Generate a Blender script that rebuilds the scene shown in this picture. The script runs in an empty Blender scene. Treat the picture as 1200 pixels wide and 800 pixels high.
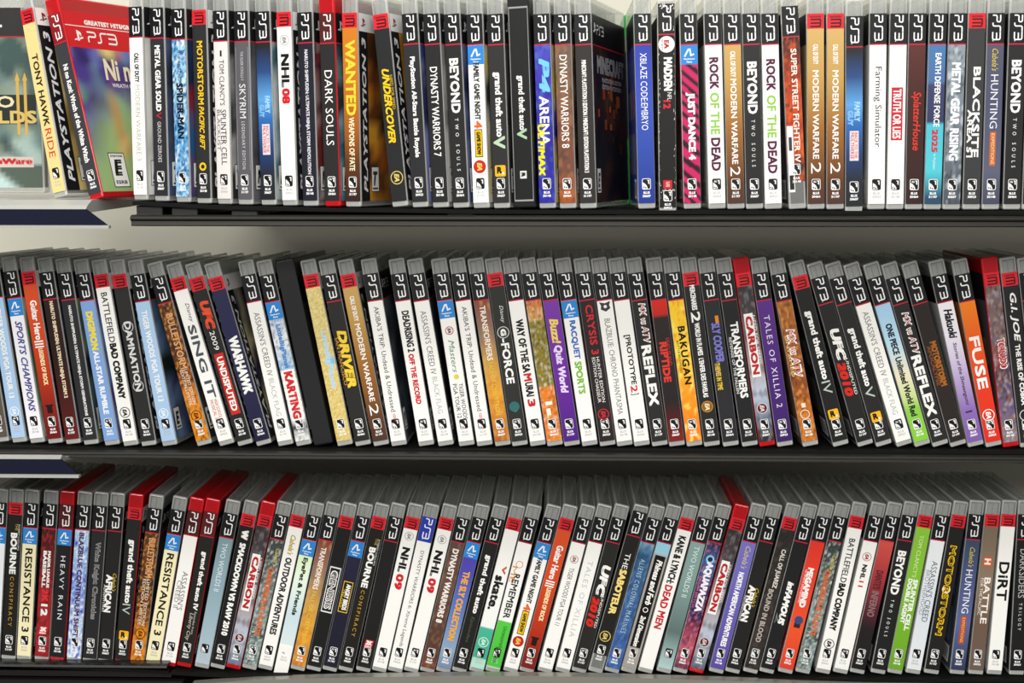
import bpy, bmesh, math, random
from mathutils import Matrix, Vector, noise
# ------------------------------------------------------------------ camera, light, exposure
SC = bpy.context.scene
COL = SC.collection
F = 1750.0                       # focal length in pixels of the 1200 x 800 frame
CAM_Z = 1.55
PITCH = math.atan(205.0 / F)     # looking slightly down
YAW = math.atan(53.0 / F)        # and slightly to the left
cam_data = bpy.data.cameras.new('camera')
cam_data.sensor_width = 36.0
cam_data.lens = 36.0 * F / 1200.0
cam_data.clip_start = 0.01
cam = bpy.data.objects.new('camera', cam_data)
COL.objects.link(cam)
cam.location = (0, 0, CAM_Z)
cam.rotation_euler = (math.pi / 2 - PITCH, 0, YAW)
SC.camera = cam
CAM_M = Matrix.Rotation(YAW, 3, 'Z') @ Matrix.Rotation(math.pi / 2 - PITCH, 3, 'X')
SC.view_settings.view_transform = 'Standard'
SC.view_settings.look = 'None'
SC.view_settings.gamma = 1.0
SC.view_settings.use_curve_mapping = False
SC.view_settings.exposure = 0.14
SC.cycles.transparent_max_bounces = 24
SC.cycles.max_bounces = 8
world = bpy.data.worlds.new('store_ambient')
SC.world = world
world.use_nodes = True
world.node_tree.nodes['Background'].inputs[0].default_value = (1.0, 0.99, 0.96, 1)
world.node_tree.nodes['Background'].inputs[1].default_value = 0.30

def lamp(x, y, z, sx, sy, power, aim=None):
    d = bpy.data.lights.new('fluorescent_light', 'AREA')
    d.shape = 'RECTANGLE'; d.size = sx; d.size_y = sy; d.energy = power
    d.color = (1.0, 0.98, 0.93)
    o = bpy.data.objects.new('fluorescent_light', d)
    COL.objects.link(o); o.location = (x, y, z)
    if aim:
        o.rotation_euler = (Vector(aim) - o.location).to_track_quat('-Z', 'Y').to_euler()
    return o
lamp(-0.4, -2.5, 2.75, 3.6, 0.9, 126, (0, 1.25, 1.35))
lamp(-0.6, 0.1, 2.95, 3.0, 0.35, 22, (-0.4, 1.25, 1.5))
lamp(-0.6, 1.3, 2.8, 2.6, 0.3, 9, (-0.6, 1.5, 1.5))

# ------------------------------------------------------------------ helpers
def ray(px, py):
    return CAM_M @ Vector(((px - 600.0) / F, -(py - 400.0) / F, -1.0))
def at(px, py, depth):                       # the world point seen at a pixel, on the vertical plane y = depth
    r = ray(px, py)
    return Vector((0, 0, CAM_Z)) + r * (depth / r.y)
CAM_I = CAM_M.transposed()
def project(p):                              # the pixel at which a world point is seen
    q = CAM_I @ (Vector(p) - Vector((0, 0, CAM_Z)))
    return 600.0 - F * q.x / q.z, 400.0 + F * q.y / q.z
def lin(h):
    if not isinstance(h, str):
        return h
    h = h.lstrip('#')
    if len(h) == 3:
        h = ''.join(c * 2 for c in h)
    out = []
    for i in (0, 2, 4):
        c = int(h[i:i + 2], 16) / 255.0
        out.append(c / 12.92 if c <= 0.04045 else ((c + 0.055) / 1.055) ** 2.4)
    return tuple(out)
def mixc(a, b, t):
    return tuple(a[i] + (b[i] - a[i]) * t for i in range(3))

class MB:                                    # collects coloured faces, links them as ONE mesh object
    def __init__(s):
        s.v = []; s.f = []; s.c = []
    def face(s, pts, col):
        n = len(s.v); s.v += [tuple(p) for p in pts]
        s.f.append(tuple(range(n, n + len(pts))))
        s.c.append(col if isinstance(col, list) else [col] * len(pts))
    def mesh(s, name, mat):
        me = bpy.data.meshes.new(name)
        me.from_pydata(s.v, [], s.f)
        at_ = me.color_attributes.new('Col', 'FLOAT_COLOR', 'CORNER')
        flat = []
        for f in s.c:
            for c in f:
                flat += [c[0], c[1], c[2], 1.0]
        at_.data.foreach_set('color', flat)
        me.materials.append(mat)
        return me

def link(name, me, parent=None):
    o = bpy.data.objects.new(name, me)
    COL.objects.link(o)
    if parent: o.parent = parent
    return o

def box_bm(bm, x0, x1, y0, y1, z0, z1, bev=0.0, seg=2):
    r = bmesh.ops.create_cube(bm, size=1.0)
    vs = r['verts']
    for v in vs:
        v.co = Vector(((x0 + x1) / 2 + v.co.x * (x1 - x0), (y0 + y1) / 2 + v.co.y * (y1 - y0), (z0 + z1) / 2 + v.co.z * (z1 - z0)))
    if bev > 0:
        es = list({e for v in vs for e in v.link_edges})
        bmesh.ops.bevel(bm, geom=es, offset=bev, segments=seg, affect='EDGES', profile=0.5)
def bm_mesh(bm, name, mat, smooth=False):
    me = bpy.data.meshes.new(name)
    bmesh.ops.recalc_face_normals(bm, faces=bm.faces)
    bm.to_mesh(me); bm.free()
    me.materials.append(mat)
    if smooth:
        for p in me.polygons: p.use_smooth = True
    return me

# ------------------------------------------------------------------ materials
def nodes(name):
    m = bpy.data.materials.new(name); m.use_nodes = True
    nt = m.node_tree
    return m, nt, nt.nodes['Principled BSDF']
def print_material():
    m, nt, b = nodes('printed_paper')
    a = nt.nodes.new('ShaderNodeAttribute'); a.attribute_name = 'Col'
    n = nt.nodes.new('ShaderNodeTexNoise'); n.inputs['Scale'].default_value = 900
    mx = nt.nodes.new('ShaderNodeMix'); mx.data_type = 'RGBA'; mx.blend_type = 'MULTIPLY'
    cr = nt.nodes.new('ShaderNodeMapRange')
    cr.inputs['To Min'].default_value = 0.93; cr.inputs['To Max'].default_value = 1.05
    nt.links.new(n.outputs['Fac'], cr.inputs['Value'])
    mx.inputs['Factor'].default_value = 1.0
    nt.links.new(a.outputs['Color'], mx.inputs['A'])
    nt.links.new(cr.outputs['Result'], mx.inputs['B'])
    nt.links.new(mx.outputs['Result'], b.inputs['Base Color'])
    b.inputs['Roughness'].default_value = 0.42
    b.inputs['Specular IOR Level'].default_value = 0.2
    return m
def plastic(name, body, tint, opacity, rough=0.16):
    m, nt, b = nodes(name)
    n = nt.nodes.new('ShaderNodeTexNoise'); n.inputs['Scale'].default_value = 60
    cr = nt.nodes.new('ShaderNodeMapRange')
    cr.inputs['To Min'].default_value = rough * 0.7; cr.inputs['To Max'].default_value = rough * 1.6
    nt.links.new(n.outputs['Fac'], cr.inputs['Value'])
    nt.links.new(cr.outputs['Result'], b.inputs['Roughness'])
    b.inputs['Base Color'].default_value = (*body, 1)
    tr = nt.nodes.new('ShaderNodeBsdfTransparent'); tr.inputs['Color'].default_value = (*tint, 1)
    ms = nt.nodes.new('ShaderNodeMixShader'); ms.inputs[0].default_value = opacity
    nt.links.new(tr.outputs[0], ms.inputs[1]); nt.links.new(b.outputs[0], ms.inputs[2])
    nt.links.new(ms.outputs[0], nt.nodes['Material Output'].inputs['Surface'])
    return m
def solid(name, col, rough, metal=0.0, var=0.12, scale=30, spec=0.5):
    m, nt, b = nodes(name)
    n = nt.nodes.new('ShaderNodeTexNoise'); n.inputs['Scale'].default_value = scale; n.inputs['Detail'].default_value = 4
    r = nt.nodes.new('ShaderNodeValToRGB')
    c = lin(col)
    r.color_ramp.elements[0].color = (*[x * (1 - var) for x in c], 1)
    r.color_ramp.elements[1].color = (*[min(1, x * (1 + var)) for x in c], 1)
    nt.links.new(n.outputs['Fac'], r.inputs['Fac']); nt.links.new(r.outputs['Color'], b.inputs['Base Color'])
    b.inputs['Roughness'].default_value = rough; b.inputs['Metallic'].default_value = metal
    b.inputs['Specular IOR Level'].default_value = spec
    return m
M_PRINT = print_material()
M_CLEAR = plastic('clear_plastic', (0.62, 0.63, 0.62), (0.92, 0.93, 0.92), 0.27)
M_LIT_EDGE = plastic('clear_plastic_lit_corner', (0.74, 0.75, 0.74), (0.92, 0.93, 0.92), 0.5, 0.12)  # paler, denser copy: the light caught by rounded corners is in the colour
M_RED_LIT_EDGE = plastic('red_plastic_lit_corner', (0.72, 0.012, 0.02), (0.9, 0.03, 0.03), 0.85, 0.12)  # same for red shells, corner light put into a brighter red
M_RIM = plastic('clear_plastic_edge', (0.56, 0.56, 0.54), (0.9, 0.9, 0.88), 0.7, 0.22)
M_REDRIM = plastic('red_plastic_edge', (0.7, 0.008, 0.014), (0.9, 0.03, 0.03), 0.9, 0.22)
M_RED = plastic('red_plastic', (0.55, 0.006, 0.012), (0.9, 0.03, 0.03), 0.78)
M_GREEN = plastic('green_plastic', (0.02, 0.35, 0.05), (0.1, 0.8, 0.15), 0.6)
M_BLACK = solid('black_plastic', '#141414', 0.3)
M_LIP = solid('dark_painted_steel', '#262521', 0.42, 0.0, 0.1, 12, 0.2)
M_PAD = solid('black_rubber_liner', '#060606', 0.75, spec=0.2)
M_DECK = solid('beige_painted_steel', '#6f6c5c', 0.45)
M_SILVER = solid('silver_sheen_lip', '#8f8d86', 0.3, 0.3)
M_SHADE = solid('under_shelf_shade', '#14120f', 0.5)  # near-black, stands in for the shade under the bottom shelves
M_RAIL = solid('silver_plastic_rail', '#a9a9a5', 0.32)
M_NAVY = solid('navy_ticket_strip', '#0c1024', 0.6, 0, 0.2, 20, 0.08)
M_WALL = solid('beige_back_panel', '#cdcabb', 0.6, 0, 0.06, 5)
M_FLOOR = solid('grey_store_floor', '#77746c', 0.5)

# ------------------------------------------------------------------ lettering and marks
_txt = {}
def glyphs(text, shear=0.0, space=1.0):    # outline faces of a line of text, normalised to a 0..1 box
    k = (text, shear, space)
    if k in _txt: return _txt[k]
    cu = bpy.data.curves.new('lettering', 'FONT')
    cu.body = text; cu.size = 1.0; cu.shear = shear; cu.space_character = space
    cu.resolution_u = 2; cu.fill_mode = 'FRONT'
    o = bpy.data.objects.new('lettering', cu)
    me = o.to_mesh()
    vs = [(v.co.x, v.co.y) for v in me.vertices]
    fs = [tuple(p.vertices) for p in me.polygons]
    o.to_mesh_clear(); bpy.data.objects.remove(o); bpy.data.curves.remove(cu)
    x0 = min(v[0] for v in vs); x1 = max(v[0] for v in vs)
    y0 = min(v[1] for v in vs); y1 = max(v[1] for v in vs)
    vs = [((x - x0) / (x1 - x0), (y - y0) / (y1 - y0)) for x, y in vs]
    _txt[k] = (vs, fs)
    return _txt[k]
MM = 0.001
def sp(u, v, lift):                         # a point on the spine: u mm from its middle, v mm above the base
    return (u * MM, -(0.25 + lift) * MM, v * MM)
def cvp(y, v, lift):                        # a point on the front cover (right side): y mm behind the spine
    return ((7.38 + lift) * MM, y * MM, v * MM)
def put_text(mb, fn, text, col, a, b, c, h, lift=0.12, mode='down', bold=0.0, shear=0.0, space=1.0):
    vs, fs = glyphs(text, shear, space)
    dl = min(bold, 0.06) * h * 1.5              # heavier letters: the outline printed again a hair to each side
    dl = min(dl, 0.085 * abs(b - a) / len(text))
    for k, (ox, oy) in enumerate(((-1, -1), (1, -1), (1, 1), (-1, 1)) if dl > 0 else ((0, 0),)):
        n = len(mb.v); sg = 1 if b > a else -1
        a2, b2 = a + sg * dl, b - sg * dl
        h2 = h - 2 * dl; l2 = lift + 0.008 * k
        for x, y in vs:
            t_, w_ = a2 + (b2 - a2) * x + ox * dl, (y - 0.5) * h2 + oy * dl
            if mode == 'down':   p = fn(c + w_, t_, l2)
            elif mode == 'up':   p = fn(c - w_, t_, l2)
            else:                p = fn(t_, c + w_, l2)
            mb.v.append(p)
        for f in fs:
            mb.f.append(tuple(i + n for i in f)); mb.c.append([col] * len(f))
def rect(mb, fn, u0, u1, v0, v1, col, lift):
    mb.face([fn(u0, v0, lift), fn(u1, v0, lift), fn(u1, v1, lift), fn(u0, v1, lift)], col)
def disc(mb, fn, u, v, r, col, lift, n=20, ry=None):
    ry = ry or r
    mb.face([fn(u + r * math.cos(2 * math.pi * i / n), v + ry * math.sin(2 * math.pi * i / n), lift) for i in range(n)], col)
def ring(mb, fn, u, v, r, w, col, lift, n=24):
    for i in range(n):
        a = 2 * math.pi * i / n; b = 2 * math.pi * (i + 1) / n
        mb.face([fn(u + q * math.cos(t), v + q * math.sin(t), lift) for q, t in ((r - w, a), (r, a), (r, b), (r - w, b))], col)
def rrect(mb, fn, u0, u1, v0, v1, r, col, lift):
    pts = []
    for cx, cy, a0 in ((u1 - r, v1 - r, 0), (u0 + r, v1 - r, 90), (u0 + r, v0 + r, 180), (u1 - r, v0 + r, 270)):
        for k in range(4):
            a = math.radians(a0 + 30 * k); pts.append(fn(cx + r * math.cos(a), cy + r * math.sin(a), lift))
    mb.face(pts, col)
def stroke(mb, fn, pts, w, col, lift):          # a ribbon of even width with mitred bends
    n = len(pts); L = []; R = []
    for i, (x, y) in enumerate(pts):
        ds = []
        for a, b in ((i - 1, i), (i, i + 1)):
            if 0 <= a and b < n:
                dx, dy = pts[b][0] - pts[a][0], pts[b][1] - pts[a][1]
                m = math.hypot(dx, dy) or 1; ds.append((dx / m, dy / m))
        tx, ty = sum(q[0] for q in ds), sum(q[1] for q in ds)
        m = math.hypot(tx, ty) or 1; tx, ty = tx / m, ty / m
        k = 1.0 / max(0.5, tx * ds[0][0] + ty * ds[0][1])
        ox, oy = -ty * w / 2 * k, tx * w / 2 * k
        ex = (-tx if i == 0 else tx if i == n - 1 else 0) * w * 0.25
        ey = (-ty if i == 0 else ty if i == n - 1 else 0) * w * 0.25
        L.append((x + ox + ex, y + oy + ey)); R.append((x - ox + ex, y - oy + ey))
    for i in range(n - 1):
        mb.face([fn(*L[i], lift), fn(*R[i], lift), fn(*R[i + 1], lift), fn(*L[i + 1], lift)], col)
# the console maker's wordmark, drawn as strokes in a box 3.4 wide and 1 high
PS3_STROKES = [
    [(0.0, 1.0), (0.72, 1.0), (0.86, 0.93), (0.9, 0.78), (0.86, 0.6), (0.72, 0.53), (0.16, 0.53), (0.04, 0.45), (0.0, 0.3), (0.0, 0.0)],
    [(2.16, 1.0), (1.66, 1.0), (1.5, 0.93), (1.46, 0.8), (1.46, 0.2), (1.4, 0.06), (1.26, 0.0), (1.04, 0.0)],
    [(2.3, 1.0), (3.1, 1.0), (3.24, 0.93), (3.28, 0.8), (3.28, 0.2), (3.24, 0.06), (3.1, 0.0), (2.3, 0.0)],
    [(2.4, 0.52), (3.26, 0.52)]]
def ps3(mb, fn, a, b, c, h, col, lift, mode='down', w=1.1):
    for st in PS3_STROKES:
        q = []
        for x, y in st:
            t = x / 3.3
            if mode == 'down': q.append((c + (y - 0.5) * h, a + (b - a) * t))
            else: q.append((a + (b - a) * t, c + (y - 0.5) * h))
        stroke(mb, fn, q, w, col, lift + 0.012 * PS3_STROKES.index(st))
def ps_symbol(mb, fn, u, v, s, col, lift):
    mb.face([fn(u - 0.15 * s, v - 0.5 * s, lift), fn(u + 0.12 * s, v - 0.42 * s, lift), fn(u + 0.12 * s, v + 0.2 * s, lift),
             fn(u + 0.42 * s, v - 0.04 * s, lift), fn(u + 0.46 * s, v + 0.3 * s, lift), fn(u + 0.2 * s, v + 0.46 * s, lift), fn(u - 0.15 * s, v + 0.56 * s, lift)], col)
    mb.face([fn(u - 0.6 * s, v - 0.46 * s, lift), fn(u - 0.2 * s, v - 0.4 * s, lift), fn(u - 0.2 * s, v - 0.24 * s, lift), fn(u - 0.56 * s, v - 0.34 * s, lift)], col)
    mb.face([fn(u + 0.17 * s, v - 0.34 * s, lift), fn(u + 0.62 * s, v - 0.2 * s, lift), fn(u + 0.6 * s, v - 0.05 * s, lift), fn(u + 0.17 * s, v - 0.16 * s, lift)], col)
# ------------------------------------------------------------------ what is printed on each spine
# heights along a spine are the photograph's rows; they are turned into millimetres on the case
def t(s, c, y0, y1, h=5, du=0, b=0.0, sh=0.0, sp=1.0): return ('t', s, c, y0, y1, h, du, b, sh, sp)
def r(c, y0, y1, u0=-6.7, u1=6.7): return ('r', c, y0, y1, u0, u1)
def c(col, y, rad, du=0): return ('c', col, y, rad, du)
def ea(y, ringc, fill, txt, rad=4.6): return ('ea', y, ringc, fill, txt, rad)
MV = ('mv',)
def rs(y): return ('rs', y)
def k2(y): return ('2k', y)
W = '#f4f3f0'; K = '#1b1b1b'; DK = '#242425'; G = '#9a9a98'; YE = '#f2c416'; RD = '#cf1f2c'
def art(stops, pal, amt=0.9, sc=1.0, seed=1): return ('art', stops, pal, amt, sc, seed)

def beyond(y0, y1, y2, y3): return [t('BEYOND', W, y0, y1, 8, 0, .03), t('TWO SOULS', W, y2, y3, 3, 0, 0, 0, 2.2)]
def mw2(a, b, cc, d, e, f): return [t('CALL OF DUTY', W, a, b, 4.2, 0, .03), t('MODERN WARFARE', W, cc, d, 5, 0, .02), t('2', W, e, f, 8)]
MW2 = [(0, '#d6b374'), (90, '#c39a52'), (150, '#9c662a'), (215, '#5c3620'), (245, '#46322c')]
def rod(a, b, cc, d, e, f): return [t('ROCK', '#56183f', a, b, 7.5, 0, .03), t('OF THE', '#8cc63f', cc, d, 7.5, 0, .02), t('DEAD', '#56183f', e, f, 7.5, 0, .03)]
def ac4(a, b, cc, d): return [t("ASSASSIN'S CREED IV", '#6e6e70', a, b, 5.4), t('BLACK FLAG', '#b3b3b5', cc, d, 4.6)]
def akiba(a, b): return [t("AKIBA'S TRIP: Undead & Undressed", '#2b2b2b', a, b, 4.4), t('XSEED', RD, b + 2, b + 10, 2.6)]
def rockstar(a, b, cc, d, y, v='IV'): return [t('grand theft auto', W, a, b, 7.6, 0, .05), t(v, '#b9c4bc', cc, d, 7.6), rs(y)]
def res3(a, b): return [MV, t('RESISTANCE 3', '#161616', a, b, 7, 0, .02)]
def nhl(y, a, b, cc, d, n): return [ea(y, '#b9b9b9', None, '#8c8c8c', 4.4), t('NHL', '#161616', a, b, 7.5, 0, .05), t(n, RD, cc, d, 7.5, 0, .05)]
def bfbc(a, b, cc, d, y): return [t('BATTLEFIELD', '#1a1a1a', a, b, 5.8, 0, .01), t('BAD COMPANY', '#111111', cc, d, 6.6, 0, .04), ea(y, '#333333', None, '#222222', 5)]
def bullet(a, b, cc, d, y): return [t('BULLETSTORM', '#d8a171', a, b, 6.6, 1.0, .02), t('LIMITED EDITION', '#f0e2cc', cc, d, 3, 1.8), t('EDITION LIMITEE', '#f0e2cc', cc, d, 3, -2), ea(y, '#5a2c08', '#e08a1a', '#5a2c08', 5)]
BULLET = lambda y: art([(y, '#54331f'), (y + 60, '#3a241b'), (y + 95, '#7a3f1a'), (y + 112, '#d98018'), (y + 175, '#dc8c1c')], ['#8a3f1c', '#1e1512', '#e09a3a'], 0.7, 1.2, 4)
def carbon(a, b, y): return [t('NEED FOR SPEED', W, a, b - 12, 2.6, 4), r(W, a - 3, b + 3, -4.6, 3.4), t('CARBON', '#b8232c', a, b, 6.2, -0.6, .05), ea(y, '#c9c9c9', '#5e1820', '#d8c8c8', 4.9)]
CARBON = lambda y: art([(y, '#3b3638'), (y + 50, '#4a4345'), (y + 100, '#a9a2a6'), (y + 130, '#b9c4d6'), (y + 160, '#6c7c94'), (y + 175, '#2d2d33')], ['#28242a', '#8f8a90'], 0.5, 1.1, 8)
def tform(a, b, cc, d): return [t('TRANSFORMERS', '#f0e6da', a, b, 5.2, 0, .02), t('FALL OF CYBERTRON', '#e8c040', cc, d, 4.2)]
TFORM = lambda y: art([(y, '#874034'), (y + 40, '#8d7668'), (y + 75, '#c79a4a'), (y + 110, '#dd9a30'), (y + 150, '#c87a2a'), (y + 175, '#9a4a22')], ['#e8c060', '#a85a24'], 0.35, 1.0, 3)
def cab(a, b, cc, d, col, e=None, f=None): return [t("Cabela's", '#d8c04a', a, b, 5, 1.5, 0, .35)] + ([t(e, W, cc, d, 6)] if e else [])
def african(a, b, cc, d): return [t("Cabela's", '#d8b83a', a, b, 3.6, 3.4, 0, .35), t('AFRICAN', W, cc, d, 6.6, -1.6, .04), t('ADVENTURES', W, cc + 12, d, 1.8, -5.6)]
def dhunt(a, b, cc, d): return [t("Cabela's", '#d8c04a', a, b, 4, 3.2, 0, .35), t('DANGEROUS HUNTS', '#d9642a', cc, d, 5.6, 0.5, .03), t('2011', '#444b4b', d - 14, d + 4, 3.6, -4)]
DHUNT = lambda y: art([(y, '#2d3230'), (y + 40, '#5d6663'), (y + 80, '#93a09d'), (y + 130, '#7d918f'), (y + 175, '#6b8280')], ['#2c3432', '#c2ccc8', '#4a5a56'], 0.9, 1.5, 5)
def mxr(a, b, cc, d): return [t('MX vs ATV', W, a, b, 6.6, 1.6, .04, .2), t('MX vs ATV', '#a02028', a + 1, b - 1, 4.6, 1.6, .0, .2), t('REFLEX', W, cc, d, 8.6, 0, .04)]
def ufc10(a, b, cc, d): return [t('UFC', W, a, b, 8.4, 0.5, .06, .15), t('UNDISPUTED', W, cc - 2, d, 2.4, 4.2), t('2010', '#d5271f', cc, d, 7.4, -1.6, .06, .15)]
def gh3(a, b, cc, d, e, f, y): return [t('Guitar Hero', W, a, b, 6.6, 0.6, .03), t('III', W, cc, d, 8.6, 0, .03), t('LEGENDS OF ROCK', '#f6e3b0', e, f, 4.4, 0.6, .03), r('#25110e', y - 4, y + 4, -2.6, 2.6), r('#25110e', y - 6, y - 4, -3.8, 3.8)]
GH3 = lambda y: [(y, '#d8512a'), (y + 60, '#d4471e'), (y + 120, '#b23018'), (y + 145, '#8a241a'), (y + 175, '#6e1618')]
def bourne(a, b, cc, d): return [t('THE', '#c8a02e', a - 11, a - 3, 2.6, 2), t("ROBERT LUDLUM'S", '#d8d8d8', a - 10, a + 20, 1.8, 4.6), t('BOURNE', W, a, b, 6.4, 0, .04), t('CONSPIRACY', '#c89a2e', cc, d, 3.6, 0, 0, 0, 1.5)]
def juare(): return []
def fgn(a, b, cc, d, e, f, y): return [MV, t('FAMILY GAME NIGHT', '#2b2b2b', a, b, 5, 0, .03), t('4', '#e8641e', cc, d, 7, 0, .03), r('#2a2a20', e - 1, f + 1, -3.4, 3.4), r(YE, e, f, -2.8, 2.8), t('GAME SHOW', '#3a2c10', e + 2, f - 2, 3.6, 0, .03), ea(y, '#a51a14', '#c8281a', '#f0c860', 5.4)]
FAMG = lambda y: [(y, '#232427'), (y + 30, '#2b4a80'), (y + 62, '#5d9fdc'), (y + 85, '#2f6ab4'), (y + 120, '#1f3f74'), (y + 150, '#232a36'), (y + 180, '#222427')]
def famguy(a, b, cc, d): return [t('FAMILY', '#9fd0f4', a, b - 5, 4.6, 2.4, .05), t('GUY', '#7fb8ea', a + 10, b, 4.6, -3, .05), r('#e8dadc', cc, d, -3.6, 3.6), t('BACK TO THE', '#c23a4a', cc + 2, d - 3, 2.6, 1.5), t('MULTIVERSE', '#c23a4a', cc + 2, d - 2, 2.8, -1.6)]
LBLUE = '#a8c8ea'

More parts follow.
